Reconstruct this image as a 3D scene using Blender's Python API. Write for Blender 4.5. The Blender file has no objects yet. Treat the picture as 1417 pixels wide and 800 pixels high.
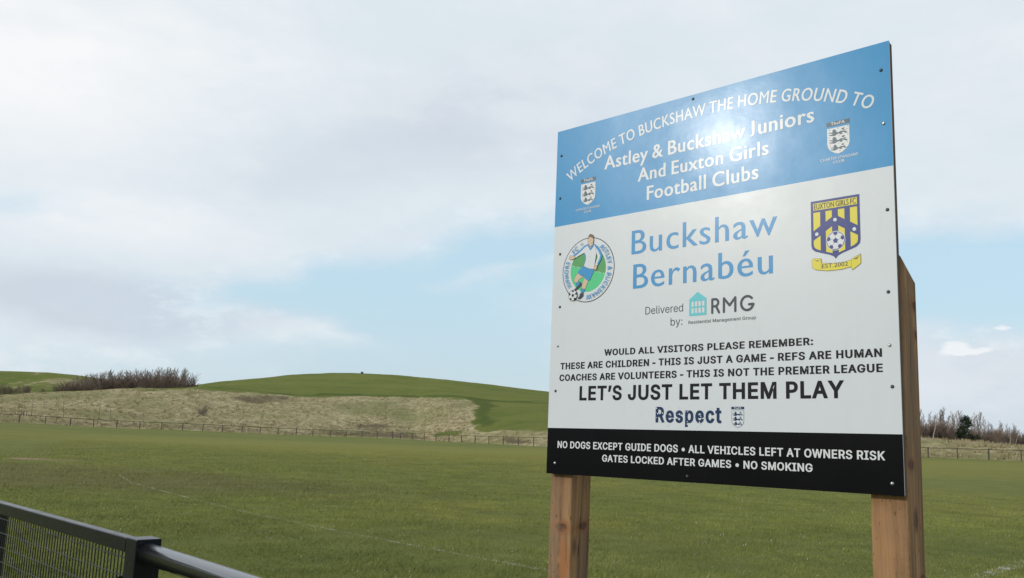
import bpy, math, random, json
import numpy as np
from mathutils import Vector, Matrix, noise
from mathutils.geometry import delaunay_2d_cdt
sc = bpy.context.scene
COL = sc.collection
rnd = random.Random(7)
R_ = math.radians

# ------------------------------------------------------------------ camera
EYE = 1.55
FOC = 1240.0                     # focal length in pixels of a 1417 wide frame
pitch = math.atan(196 / FOC); roll = math.atan(.038)
up = Vector((math.sin(roll) * math.cos(pitch), math.cos(roll) * math.cos(pitch), -math.sin(pitch)))
look = Vector((0, 0, -1)); Yv = (look - up * look.dot(up)).normalized(); Xv = Yv.cross(up)
CR = Matrix((Xv, Yv, up))        # camera axes -> world
cam = bpy.data.cameras.new('camera'); cam.sensor_width = 36; cam.lens = FOC / 1417 * 36; cam.clip_end = 20000; cam.clip_start = .05
co = bpy.data.objects.new('camera', cam); COL.objects.link(co); sc.camera = co
co.matrix_world = Matrix.Translation((0, 0, EYE)) @ CR.to_4x4()
def bearing(px, py=595.):        # survey helper: bearing and elevation of a sight line
    d = CR @ Vector(((px - 708.5) / FOC, -(py - 400.) / FOC, -1)).normalized()
    return math.atan2(d.x, d.y), math.asin(d.z)
def height_at(px, py, r): return EYE + r * math.tan(bearing(px, py)[1])
def place(px, r):
    a = bearing(px, 569.2 + .038 * px)[0]; return r * math.sin(a), r * math.cos(a)

# ------------------------------------------------------------------ light
SUN = Vector((-.90449, -.24930, .34604)).normalized()
sun = bpy.data.lights.new('sun', 'SUN'); sun.energy = 1.5; sun.angle = R_(.9); sun.color = (1, .94, .86)
so = bpy.data.objects.new('sun', sun); COL.objects.link(so); so.rotation_euler = SUN.to_track_quat('Z', 'Y').to_euler()
so.location = (-20, -6, 12)
sc.view_settings.view_transform = 'Standard'; sc.view_settings.look = 'None'; sc.view_settings.exposure = .07; sc.view_settings.gamma = 1

class NT:                        # small node-tree helper
    def __init__(s, tree): s.t = tree; s.n = tree.nodes; s.l = tree.links
    def node(s, typ, **kw):
        n = s.n.new(typ)
        for k, v in kw.items():
            if k.startswith('i_'): s.put(n.inputs[k[2:].replace('_', ' ')], v)
            else: setattr(n, k, v)
        return n
    def put(s, inp, v):
        if isinstance(v, bpy.types.NodeSocket): s.l.new(v, inp)
        elif v is not None: inp.default_value = v
    def math(s, op, a, b=None, c=None, clamp=False):
        n = s.n.new('ShaderNodeMath'); n.operation = op; n.use_clamp = clamp
        for i, v in enumerate((a, b, c)): s.put(n.inputs[i], v)
        return n.outputs[0]
    def noise(s, vec, scale, detail=4, rough=.5, dist=0., dim='3D'):
        n = s.n.new('ShaderNodeTexNoise'); n.noise_dimensions = dim
        if vec is not None: s.l.new(vec, n.inputs['Vector'])
        n.inputs['Scale'].default_value = scale; n.inputs['Detail'].default_value = detail
        n.inputs['Roughness'].default_value = rough; n.inputs['Distortion'].default_value = dist
        return n.outputs['Fac']
    def mapr(s, v, a, b, c=0., d=1., smooth=False):
        n = s.n.new('ShaderNodeMapRange'); n.interpolation_type = 'SMOOTHSTEP' if smooth else 'LINEAR'
        s.put(n.inputs[0], v)
        for i, x in enumerate((a, b, c, d)): s.put(n.inputs[i + 1], x)
        return n.outputs[0]
    def mix(s, f, a, b):
        n = s.n.new('ShaderNodeMix'); n.data_type = 'RGBA'
        s.put(n.inputs[0], f)
        for i, v in ((6, a), (7, b)):
            s.put(n.inputs[i], v if isinstance(v, bpy.types.NodeSocket) else (*v, 1))
        return n.outputs[2]
    def scalevec(s, vec, sx, sy, sz):
        n = s.n.new('ShaderNodeVectorMath'); n.operation = 'MULTIPLY'; s.l.new(vec, n.inputs[0]); n.inputs[1].default_value = (sx, sy, sz)
        return n.outputs[0]
    def comb(s, x, y, z=0.):
        n = s.n.new('ShaderNodeCombineXYZ')
        for i, v in enumerate((x, y, z)): s.put(n.inputs[i], v)
        return n.outputs[0]

# ------------------------------------------------------------------ sky
w = bpy.data.worlds.new('World'); sc.world = w; w.use_nodes = True
T = NT(w.node_tree); T.n.clear()
sky = T.node('ShaderNodeTexSky', sky_type='NISHITA', sun_disc=False)
sky.sun_elevation = math.asin(SUN.z); sky.sun_rotation = math.atan2(SUN.x, SUN.y); sky.air_density = 1.0; sky.dust_density = 1.5; sky.ozone_density = 1.2
tc = T.node('ShaderNodeTexCoord'); sep = T.node('ShaderNodeSeparateXYZ'); T.l.new(tc.outputs['Generated'], sep.inputs[0])
X, Y, Z = sep.outputs
az0 = T.math('ARCTAN2', X, Y); el0 = T.math('ARCSINE', Z)
q = T.comb(az0, T.math('MULTIPLY', el0, 2.2), 0)
def sgn(f, amp): return T.math('MULTIPLY', T.math('SUBTRACT', f, .5), amp)
az = T.math('ADD', az0, sgn(T.noise(q, 5, 4, .55), .20))
q2 = T.comb(T.math('ADD', az0, 7.3), T.math('MULTIPLY', el0, 2.2), 3.1)
el = T.math('ADD', el0, sgn(T.noise(q2, 6, 4, .55), .075))
def blobs(items, A, E_):
    tot = None
    for a, e, sa, se, rot, amp in items:
        da = T.math('SUBTRACT', A, a); de = T.math('SUBTRACT', E_, e)
        c, s = math.cos(rot), math.sin(rot)
        x = T.math('ADD', T.math('MULTIPLY', da, c / sa), T.math('MULTIPLY', de, s / sa))
        y = T.math('ADD', T.math('MULTIPLY', da, -s / se), T.math('MULTIPLY', de, c / se))
        g = T.math('EXPONENT', T.math('MULTIPLY', T.math('ADD', T.math('MULTIPLY', x, x), T.math('MULTIPLY', y, y)), -1.))
        g = T.math('MULTIPLY', g, amp)
        tot = g if tot is None else T.math('ADD', tot, g)
    return tot
# gaps of blue between the clouds (bearing, elevation, half sizes, tilt, amount)
BLUE = [(-.09, .102, .26, .052, 0., 1.2), (-.03, .185, .15, .040, .15, .85), (-.20, .15, .12, .03, .1, .35), (-.27, .13, .08, .022, .2, .35), (-.51, .20, .06, .02, .1, .5),
        (.47, .172, .16, .048, -.05, 1.6), (-.30, .045, .50, .024, .0, .50), (.02, .05, .22, .03, 0, .5),
        (.10, .19, .2, .05, -.1, .45), (1.3, .35, .5, .15, .3, .8), (2.4, .3, .4, .1, 0, .8), (-1.9, .5, .5, .15, .3, .5)]
WISP = [(-.03, .172, .09, .012, .2, .55), (-.19, .085, .10, .010, -.05, .25), (-.26, .092, .08, .016, -.15, .5)]
blue = T.math('SUBTRACT', blobs(BLUE, az, el), blobs(WISP, az, el))
blue = T.math('ADD', blue, sgn(T.noise(q, 9, 5, .6), .55))
blue = T.mapr(T.math('ADD', blue, sgn(T.noise(q, 22, 4, .6), .30)), .02, 1.15, 0, 1, True)
GREY = [(-.20, .285, .24, .055, .33, .62), (-.05, .36, .16, .05, .2, .5), (-.44, .110, .18, .032, -.03, 1.45), (.50, .065, .16, .060, 0., .95), (.1, .30, .12, .05, 0, .25),
        (1.6, .6, .7, .2, .4, .6), (-1.0, .7, .6, .2, 0, .4), (2.9, .4, .6, .2, 0, .6)]
WHITE = [(-.56, .33, .16, .08, 0., .7), (-.40, .205, .14, .042, .15, .55), (-.35, .34, .15, .08, 0, .3)]
grey = T.math('SUBTRACT', blobs(GREY, az, el), blobs(WHITE, az, el))
grey = T.math('ADD', grey, T.math('ADD', sgn(T.noise(q2, 6, 6, .62), .75), sgn(T.noise(q, 19, 5, .6), .30)))
grey = T.mapr(grey, -.75, 1.1, 0, 1, False)
ramp = T.node('ShaderNodeValToRGB'); T.l.new(grey, ramp.inputs[0])
ramp.color_ramp.elements[0].color = (.89, .90, .915, 1); ramp.color_ramp.elements[1].color = (.590, .655, .735, 1)
e = ramp.color_ramp.elements.new(.42); e.color = (.700, .770, .825, 1)
# clear air: the sky texture lifted by the thin bright veil below the clouds
nis = T.node('ShaderNodeVectorMath', operation='SCALE'); T.l.new(sky.outputs[0], nis.inputs[0]); nis.inputs['Scale'].default_value = .115
veil = T.mix(T.mapr(el0, 0., .16, 0, 1), (.60, .73, .81), (.545, .755, .885))
clear = T.mix(.82, nis.outputs[0], veil)
# greyer air low down
low = T.mapr(el0, .0, .07, 1, 0, True)
cloudc = T.mix(T.math('MULTIPLY', low, .6), ramp.outputs[0], (.575, .665, .735))
edge = T.math('MULTIPLY', T.math('MULTIPLY', blue, T.math('SUBTRACT', 1., blue)), 4.)
puff = T.mapr(T.noise(q, 13, 7, .66), .46, .66, 0, 1, True)
cloudc = T.mix(T.math('MULTIPLY', T.math('MULTIPLY', edge, puff), .75), cloudc, (.83, .865, .895))
cloudc = T.mix(T.math('MULTIPLY', T.mapr(T.noise(q2, 3.2, 7, .62), .5, .68, 0, 1, True), .28), cloudc, (.87, .89, .91))
skyc = T.mix(blue, cloudc, clear)
# small bright cumulus heads over the grey bank on the right
small = blobs([(.464, .100, .013, .0065, 0, 1.3), (.482, .0955, .020, .0034, .12, .95), (.506, .117, .007, .0036, .2, .9), (.455, .093, .010, .003, 0, .5), (.515, .100, .010, .003, 0, .35)],
              T.math('ADD', az0, sgn(T.noise(q, 40, 3, .6), .022)), T.math('ADD', el0, sgn(T.noise(q2, 45, 3, .6), .012)))
skyc = T.mix(T.mapr(small, .25, .9, 0, .9, True), skyc, (.84, .87, .90))
ten = T.node('ShaderNodeVectorMath', operation='SCALE'); T.l.new(skyc, ten.inputs[0]); ten.inputs['Scale'].default_value = 10.
bg = T.node('ShaderNodeBackground'); T.l.new(ten.outputs[0], bg.inputs[0]); bg.inputs[1].default_value = .1
wo = T.node('ShaderNodeOutputWorld'); T.l.new(bg.outputs[0], wo.inputs[0])

# ------------------------------------------------------------------ object helpers
def tag(o, label=None, cat=None, group=None, kind=None):
    if label: o['label'] = label
    if cat: o['category'] = cat
    if group: o['group'] = group
    if kind: o['kind'] = kind
    return o
def link(name, me, mats=(), parent=None, M=None):
    for m in (mats if isinstance(mats, (list, tuple)) else [mats]):
        if m.name not in me.materials: me.materials.append(m)
    o = bpy.data.objects.new(name, me); COL.objects.link(o)
    if parent: o.parent = parent
    if M is not None: o.matrix_basis = M
    return o
def empty(name, loc=(0, 0, 0), rz=0):
    o = bpy.data.objects.new(name, None); COL.objects.link(o); o.location = loc; o.rotation_euler[2] = rz; o.empty_display_size = .2
    return o
def mesh(name, V, F, mi=None, smooth=False):
    me = bpy.data.meshes.new(name); me.from_pydata(V, [], F); 
    if mi: me.polygons.foreach_set('material_index', mi)
    if smooth: me.polygons.foreach_set('use_smooth', [True] * len(F))
    me.update(); return me
class MB:
    def __init__(s): s.V = []; s.F = []; s.M = []
    def add(s, V, F, m=0):
        k = len(s.V); s.V += [tuple(v) for v in V]; s.F += [tuple(i + k for i in f) for f in F]; s.M += [m] * len(F)
    def box(s, x0, x1, y0, y1, z0, z1, m=0):
        V = [(x, y, z) for x in (x0, x1) for y in (y0, y1) for z in (z0, z1)]
        s.add(V, [(0, 1, 3, 2), (4, 6, 7, 5), (0, 4, 5, 1), (2, 3, 7, 6), (0, 2, 6, 4), (1, 5, 7, 3)], m)
    def bbox(s, x0, x1, y0, y1, z0, z1, b=.003, m=0):     # box with chamfered edges
        import bmesh
        bm = bmesh.new(); bmesh.ops.create_cube(bm, size=1)
        for v in bm.verts: v.co = ((x0 + x1) / 2 + v.co.x * (x1 - x0), (y0 + y1) / 2 + v.co.y * (y1 - y0), (z0 + z1) / 2 + v.co.z * (z1 - z0))
        bmesh.ops.bevel(bm, geom=bm.edges[:], offset=b, segments=2, affect='EDGES', profile=.5)
        bm.verts.index_update(); s.add([v.co[:] for v in bm.verts], [[v.index for v in f.verts] for f in bm.faces], m); bm.free()
    def tube(s, p, q, r0, r1=None, n=8, m=0, caps=True):
        r1 = r0 if r1 is None else r1
        p, q = Vector(p), Vector(q); d = (q - p).normalized(); a = d.orthogonal().normalized(); b = d.cross(a)
        V = []
        for c, r in ((p, r0), (q, r1)):
            for i in range(n):
                t = 2 * math.pi * i / n; V.append(c + (a * math.cos(t) + b * math.sin(t)) * r)
        F = [(i, (i + 1) % n, n + (i + 1) % n, n + i) for i in range(n)]
        if caps: F += [tuple(range(n))[::-1], tuple(range(n, 2 * n))]
        s.add(V, F, m)
    def obj(s, name, mats, parent=None, M=None, smooth=False):
        return link(name, mesh(name, s.V, s.F, s.M, smooth), mats, parent, M)
def material(name, color=(.5, .5, .5), rough=.6, metal=0., spec=.5, **kw):
    m = bpy.data.materials.new(name); m.use_nodes = True; t = NT(m.node_tree); b = t.n['Principled BSDF']
    b.inputs['Base Color'].default_value = (*color, 1); b.inputs['Roughness'].default_value = rough
    b.inputs['Metallic'].default_value = metal; b.inputs['Specular IOR Level'].default_value = spec
    for k, v in kw.items(): b.inputs[k.replace('_', ' ')].default_value = v
    return m, t, b
def objcoord(t): return t.node('ShaderNodeTexCoord').outputs['Object']
def bump(t, b, h, strength=.3, dist=.01):
    n = t.node('ShaderNodeBump'); n.inputs['Strength'].default_value = strength; n.inputs['Distance'].default_value = dist
    t.l.new(h, n.inputs['Height']); t.l.new(n.outputs[0], b.inputs['Normal'])

# ------------------------------------------------------------------ terrain
PXG = np.arange(-700, 2300, 5.); AZG = np.array([bearing(p, 569.2 + .038 * p)[0] for p in PXG])
def px_of(azr): return float(np.interp(azr, AZG, PXG))
T_DF = [(-700, 120), (-300, 125), (0, 134), (28, 136), (360, 155), (575, 163), (604, 152), (677, 130), (739, 112), (820, 106), (1000, 104), (1284, 109), (1417, 103), (1700, 95), (2300, 90)]
T_Y0 = [(0, 584), (28, 585), (131, 591), (194, 593.5), (282, 596.6), (387, 601.4), (571, 608), (587, 609.4), (739, 617.5), (1000, 626), (1284, 633.3), (1417, 638.4)]
T_Y1 = [(0, 572.5), (150, 577), (400, 590), (520, 596), (600, 598), (700, 596), (757, 597), (1000, 605), (1275, 609.5), (1330, 613), (1417, 620.5)]
T_Y2 = [(0, 547), (50, 543), (100, 541), (140, 539), (200, 538), (265, 537), (400, 548), (500, 549), (640, 553), (757, 560), (1000, 590), (1275, 610.5), (1340, 613.5), (1417, 620)]
T_Y4 = [(0, 513), (60, 515), (110, 520), (150, 527), (200, 532), (265, 533), (300, 529), (350, 524), (400, 519.5), (450, 517), (480, 516.5), (520, 518.2), (560, 521), (620, 527), (680, 534), (757, 543.5), (850, 556), (950, 572), (1100, 595), (1275, 608.5), (1417, 617)]
def tab(t, x): return float(np.interp(x, [a for a, b in t], [b for a, b in t]))
def sst(x, a, b): x = min(max((x - a) / (b - a), 0), 1); return x * x * (3 - 2 * x)
def column(azr):
    az_ = (azr + math.pi) % (2 * math.pi) - math.pi
    px = px_of(az_); fade = 1 - sst(abs(az_), R_(38), R_(75))
    Df = tab(T_DF, px); p = min(max(px, 0), 1417)
    z0 = (height_at(p, tab(T_Y0, p), Df)) * fade
    r1 = Df + 14; r2 = max(Df + 58, 205) if px < 1000 else Df + 40
    z1 = height_at(p, tab(T_Y1, p), r1) * fade; z2 = height_at(p, tab(T_Y2, p), r2) * fade
    rv = r2 + 40; r4 = rv + 95
    z4 = height_at(p, tab(T_Y4, p), r4) * fade
    dip = 1 - sst(px, 235, 300)
    zv = (z2 + (z4 - z2) * .36) * (1 - dip) + (z2 - 1.2) * dip
    return px, [(Df, z0), (r1, z1), (r2, z2), (rv, zv), (r4, z4), (r4 + 110, z4 * .85), (r4 + 330, z4 * .35), (1500, 0), (9000, 0)]
def fbm(x, y, s): return noise.fractal(Vector((x / s, y / s, 3.3)), 1., 2., 4)
def ground_z(x, y):
    r = math.hypot(x, y); az_ = math.atan2(x, y); px, K = column(az_)
    return surf(r, x, y, K)[0]
def surf(r, x, y, K):
    Df, z0 = K[0]
    if r <= Df: return z0 * sst(r, 30, Df), 0.
    for i in range(len(K) - 1):
        (ra, za), (rb, zb) = K[i], K[i + 1]
        if r <= rb:
            t = (r - ra) / (rb - ra)
            if i >= 1: 
                # smooth crests with a catmull-rom style blend
                ma = (zb - K[i - 1][1]) / (rb - K[i - 1][0]); mb = (K[i + 2][1] - za) / (K[i + 2][0] - ra) if i + 2 < len(K) else 0
                h = rb - ra; z = (2*t**3 - 3*t*t + 1)*za + (t**3 - 2*t*t + t)*h*ma + (-2*t**3 + 3*t*t)*zb + (t**3 - t*t)*h*mb
            else: z = za + (zb - za) * (t * t * (3 - 2 * t))
            amp = min((r - Df) / 10, 1) * (.30 if i < 3 else .35) * (1 if r < 600 else 0)
            return z + amp * fbm(x, y, 9 if i < 2 else 22), i + t
    return 0., 8.
azs = sorted(set([round(a, 5) for a in np.arange(R_(-37), R_(37), R_(.125))] + [round(R_(a), 5) for a in np.arange(37, 323, 4)]))
NA = len(azs)
COLS = [column(a) for a in azs]
def polar(name, radii_of, inner=None):
    V = []; F = []; S = []; P = []
    nr = len(radii_of(COLS[0][1]))
    for a, (px, K) in zip(azs, COLS):
        for r in radii_of(K):
            x, y = r * math.sin(a), r * math.cos(a); z, s = surf(r, x, y, K); V.append((x, y, z)); S.append(s); P.append(px)
    for j in range(NA):
        k = (j + 1) % NA
        for i in range(nr - 1): F.append((j * nr + i, j * nr + i + 1, k * nr + i + 1, k * nr + i))
    if inner is not None:
        V.append((0, 0, 0)); S.append(0); P.append(0); c = len(V) - 1
        for j in range(NA): F.append((c, j * nr, ((j + 1) % NA) * nr))
    me = mesh(name, V, F, None, True)
    return me, np.array(S), np.array(P)
def set_attr(me, name, vals):
    at = me.attributes.new(name, 'FLOAT', 'POINT'); at.data.foreach_set('value', np.asarray(vals, dtype=np.float32))
fr = [0.01, .03, .06, .1, .15, .2, .25, .3, .36, .42, .48, .54, .6, .66, .72, .78, .84, .89, .93, .96, .985, 1.]
me_g, S, P = polar('ground', lambda K: [K[0][0] * t for t in fr], inner=1)
def hill_r(K):
    out = []
    for i, n in enumerate((10, 22, 12, 22, 10, 6, 4, 4)):
        for j in range(n): out.append(K[i][0] + (K[i + 1][0] - K[i][0]) * j / n)
    return out + [K[-1][0]]
me_h, S, P = polar('hill', hill_r)
g = lambda x, c, s_: np.exp(-((x - c) / s_) ** 2)
stp = lambda x, a, b: np.clip((x - a) / (b - a), 0, 1)
xyz = np.empty(len(me_h.vertices) * 3, dtype=np.float32); me_h.vertices.foreach_get('co', xyz); xyz = xyz.reshape(-1, 3)
S0 = S.copy(); e1 = np.array([fbm(x, y, 14) for x, y, z in xyz]); e2 = np.array([fbm(x + 300, y, 5) for x, y, z in xyz])
S = S + .10 * e1 + .05 * e2; P = P + 12 * e1 + 7 * e2
bank = stp(S, 0, .05) * (1 - stp(S, 1.93, 2.12)) * (1 - stp(P, 645, 660))
strip = stp(S, 0, .05) * (1 - stp(S, .95, 1.03))
rightb = stp(P, 1000, 1100) * stp(S, 0, .05) * (1 - stp(S, 2.1, 2.6))
leftp = (1 - stp(P, 90, 130)) * g(S, 3.45, .28) * .45 + .6 * g(P, 85, 25) * g(S, 3.55, .12) + .6 * g(P, 45, 14) * g(S, 3.82, .05)
dry = np.maximum.reduce([bank, strip, rightb, leftp])
dry = dry - .45 * g(P, 205, 28) * g(S, 1.3, .22) - .5 * g(P, 255, 22) * g(S, 1.12, .1) - .55 * g(P, 215, 45) * g(S, 1.9, .12) - .45 * g(P, 330, 60) * g(S, 2.0, .2) - .75 * g(P, 622, 22) * g(S, .75, .35) - .4 * g(P, 270, 40) * g(S, 1.75, .1)
scrub_and_line = .9 * g(P, 345, 34) * g(S, 1.72, .14) + .7 * g(P, 385, 18) * g(S, 1.85, .09) + .8 * g(P, 520, 45) * g(S, 1.18, .07) + .55 * g(S, .55, .35) * stp(P, 430, 500) * (1 - stp(P, 560, 600)) + .5 * g(S, 1.05, .06) * (1 - stp(P, 560, 640)) \
    + .55 * g(S, .35, .3) * (1 - stp(P, 600, 640)) + .35 * g(S, .4, .3) * stp(P, 600, 640) + .6 * g(P, 712, 22) * g(S, .35, .15)  # brown scrub patches, plus a dark line along the bank foot
lush_and_shade = (.9 * g(S, 2.13, .07) + .5 * g(S, 2.6, .10) + .4 * g(S + (P - 500) / 700, 3.2, .08)) * stp(P, 262, 290) + .8 * g(P, 665, 16) * stp(S, 1, 1.1) * (1 - stp(S, 2, 2.2)) + .6 * g(S, 3.25, .15) * (1 - stp(P, 100, 140))  # slope shade painted as a dark green band above the bank, plus lusher patches
set_attr(me_h, 'lush_and_shade', lush_and_shade); set_attr(me_h, 'dry', dry); set_attr(me_h, 'scrub_and_line', scrub_and_line)

def wcoord(t): return t.node('ShaderNodeNewGeometry').outputs['Position']
# pitch grass sward: one colour recipe for the soil-level sheet and for the blades
def sgn2(t, f, amp): return t.math('MULTIPLY', t.math('SUBTRACT', f, .5), amp)
def patch(t, pc, cx_, cy_, sx, sy, rot=0):
    mp = t.node('ShaderNodeMapping', vector_type='TEXTURE'); t.l.new(pc, mp.inputs[0]); mp.inputs['Location'].default_value = (cx_, cy_, 0); mp.inputs['Rotation'].default_value = (0, 0, rot); mp.inputs['Scale'].default_value = (sx, sy, 1000)
    ln = t.node('ShaderNodeVectorMath', operation='LENGTH'); t.l.new(mp.outputs[0], ln.inputs[0]); return t.mapr(t.math('ADD', ln.outputs['Value'], sgn2(t, t.noise(pc, 1.1, 4, .6), .9)), 1., .45, 0, 1, True)
def field_colour(t, pc):
    n1 = t.noise(pc, .10, 5, .6); n2 = t.noise(pc, .9, 5, .65); n3 = t.noise(pc, 7, 4, .7)
    c = t.mix(t.mapr(n1, .35, .65), (.128, .152, .029), (.188, .190, .038))
    c = t.mix(t.mapr(n2, .40, .70, 0, .8), c, (.102, .120, .026))
    c = t.mix(t.mapr(n3, .48, .78, 0, .55), c, (.235, .215, .085))
    near = t.node('ShaderNodeVectorMath', operation='LENGTH'); t.l.new(pc, near.inputs[0])
    # the goalmouth side is trodden and duller, with bare soil showing
    c = t.mix(t.math('MULTIPLY', patch(t, pc, -14, 24, 15, 5.5, -.25), .5), c, (.125, .110, .045))
    c = t.mix(t.math('MULTIPLY', patch(t, pc, 4, 12, 14, 5, .1), .35), c, (.090, .108, .030))
    c = t.mix(t.math('MULTIPLY', patch(t, pc, 6, 70, 60, 34, 0), .6), c, (.225, .210, .040))
    c = t.mix(t.math('MULTIPLY', patch(t, pc, -16.0, 30.9, .95, .7, 0), .85), c, (.36, .245, .18))
    c = t.mix(t.math('MULTIPLY', patch(t, pc, -14.7, 30.6, .8, .6, 0), .4), c, (.30, .215, .16))
    return c, n3
m_field, t, b = material('field_grass', rough=.9, spec=.15)
pc = wcoord(t); c, n3 = field_colour(t, pc)
t.l.new(c, b.inputs['Base Color']); bump(t, b, t.math('ADD', n3, t.noise(pc, 60, 2, .7)), .7, .03)
tag(link('ground', me_g, m_field), kind='structure')
# hill grass, dry bank grass and scrub
m_hill, t, b = material('hill_grass', rough=.95, spec=.1)
pc = wcoord(t)
at = t.node('ShaderNodeAttribute', attribute_name='dry').outputs['Fac']; ats = t.node('ShaderNodeAttribute', attribute_name='scrub_and_line').outputs['Fac']
ps = t.scalevec(pc, 1, .42, 1); n1 = t.noise(pc, .05, 5, .6); n2 = t.noise(ps, .35, 6, .7); n3 = t.noise(ps, 1.8, 5, .75)
c = t.mix(t.mapr(n1, .35, .65), (.120, .165, .028), (.190, .208, .044))
c = t.mix(t.mapr(n2, .4, .7, 0, .7), c, (.21, .205, .065)); c = t.mix(t.mapr(n3, .5, .75, 0, .5), c, (.085, .115, .022))
al = t.node('ShaderNodeAttribute', attribute_name='lush_and_shade').outputs['Fac']; c = t.mix(t.math('MULTIPLY', t.mapr(t.math('ADD', al, t.math('ADD', sgn2(t, n2, .9), sgn2(t, n1, .8))), .25, .75, 0, 1, True), .75), c, (.070, .105, .020))
d = t.mix(t.mapr(n2, .3, .7), (.34, .28, .14), (.57, .485, .28))
n5 = t.noise(t.scalevec(pc, 1, .38, 1), 1.0, 6, .8); d = t.mix(t.mapr(n3, .46, .62, 0, .75), d, (.20, .165, .085)); d = t.mix(t.mapr(n5, .52, .66, 0, .7), d, (.115, .105, .05)); d = t.mix(t.mapr(n5, .46, .36, 0, .8), d, (.64, .56, .35))
d = t.mix(t.mapr(n1, .48, .62, 0, .6), d, (.20, .22, .075))
f = t.mapr(t.math('ADD', at, t.math('ADD', sgn2(t, n2, 1.0), sgn2(t, n3, .6))), .38, .62, 0, 1, True)
c = t.mix(f, c, d)
f = t.mapr(t.math('ADD', ats, t.math('ADD', sgn2(t, n3, .8), sgn2(t, n2, .5))), .35, .75, 0, .8, True)
c = t.mix(f, c, (.125, .095, .06))
t.l.new(c, b.inputs['Base Color']); bump(t, b, t.math('ADD', n3, t.noise(pc, 9, 3, .7)), .8, .35)
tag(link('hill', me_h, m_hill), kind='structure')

rt = random.Random(11); tb = MB()
for k in range(4600):
    px = rt.uniform(-30, 650) if k < 3600 else rt.uniform(1230, 1470); az_t = bearing(px, 569.2 + .038 * px)[0]; pxx, K = column(az_t)
    lo, hi = K[0][0] + 1, (K[2][0] if px < 1000 else K[1][0] + 24); r = lo + (hi - lo) * rt.random() ** 1.25
    x, y = r * math.sin(az_t), r * math.cos(az_t); z = surf(r, x, y, K)[0]
    if noise.noise(Vector((x / 6, y / 9, 0))) < rt.uniform(-.55, .25): continue
    sz = rt.uniform(.18, .5)
    for j in range(7):
        a_ = rt.uniform(0, 6.28); b_ = rt.uniform(0, 6.28); w_ = sz * .16; ox, oy = math.cos(b_) * sz * .35, math.sin(b_) * sz * .35
        tb.add([(x + ox - math.sin(a_) * w_, y + oy + math.cos(a_) * w_, z - .05), (x + ox + math.sin(a_) * w_, y + oy - math.cos(a_) * w_, z - .05), (x + ox * 2.2, y + oy * 2.2, z + sz * rt.uniform(.45, 1.))], [(0, 1, 2)])
m_tus, t, b = material('dead_grass', rough=.95, spec=.05); pc = wcoord(t)
t.l.new(t.mix(t.mapr(t.noise(pc, .5, 4, .7), .38, .62), (.27, .22, .125), (.43, .365, .215)), b.inputs['Base Color'])
tag(tb.obj('dead_grass', m_tus), 'dead straw coloured grass tussocks scattered over the tan bank', 'grass', kind='stuff')

# worn white pitch lines: thin sheets 4 mm above the turf, broken where the paint has gone
m_line, t, b = material('line_paint', (.50, .52, .42), .8)
pc = wcoord(t); tr = t.node('ShaderNodeBsdfTransparent'); mx = t.node('ShaderNodeMixShader')
f = t.mapr(t.math('ADD', t.noise(pc, 2.1, 3, .6), sgn2(t, t.noise(pc, 23, 3, .7), .9)), .50, .72, 0, .7, True)
t.l.new(f, mx.inputs[0]); t.l.new(tr.outputs[0], mx.inputs[1]); t.l.new(b.outputs[0], mx.inputs[2]); t.l.new(mx.outputs[0], t.n['Material Output'].inputs[0])
LINES = [[(-10.4, 24.6), (-8.85, 21.7), (-6.4, 18.4), (-4.6, 15.99), (-2.25, 13.34), (.5, 10.51), (2.95, 8.1)], [(2.95, 8.1), (5.76, 11.23), (7.28, 12.89), (11.5, 17.5), (19, 26)]]
for li, L in enumerate(LINES):
    V = []; F = []
    for i in range(len(L)):
        p = Vector(L[i]); d_ = (Vector(L[min(i + 1, len(L) - 1)]) - Vector(L[max(i - 1, 0)])).normalized(); nn = Vector((-d_.y, d_.x)) * (.028 if li == 0 else .08)
        V += [(*(p - nn), .006 if li == 0 else .010), (*(p + nn), .006 if li == 0 else .010)]
    F = [(2 * i, 2 * i + 2, 2 * i + 3, 2 * i + 1) for i in range(len(L) - 1)]
    tag(link('pitch_line', mesh('pitch_line', V, F), m_line), kind='structure')

# short turf: blades over the part of the pitch close enough to show them
def seg_dist(x, y, L):
    d = np.full(x.shape, 1e9)
    for (x0, y0), (x1, y1) in zip(L[:-1], L[1:]):
        dx, dy = x1 - x0, y1 - y0; tt = np.clip(((x - x0) * dx + (y - y0) * dy) / (dx * dx + dy * dy), 0, 1)
        d = np.minimum(d, np.hypot(x - x0 - tt * dx, y - y0 - tt * dy))
    return d
rng = np.random.default_rng(5)
def vnoise(x, y, s_, seed):      # smooth value noise on a grid
    G = np.random.default_rng(seed).uniform(0, 1, (257, 257)); u, v = x / s_ + 100, y / s_ + 40; i, j = np.floor(u).astype(int), np.floor(v).astype(int); a, b = u - i, v - j
    a = a * a * (3 - 2 * a); b = b * b * (3 - 2 * b); i %= 256; j %= 256
    return (G[i, j] * (1 - a) + G[i + 1, j] * a) * (1 - b) + (G[i, j + 1] * (1 - a) + G[i + 1, j + 1] * a) * b
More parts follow.
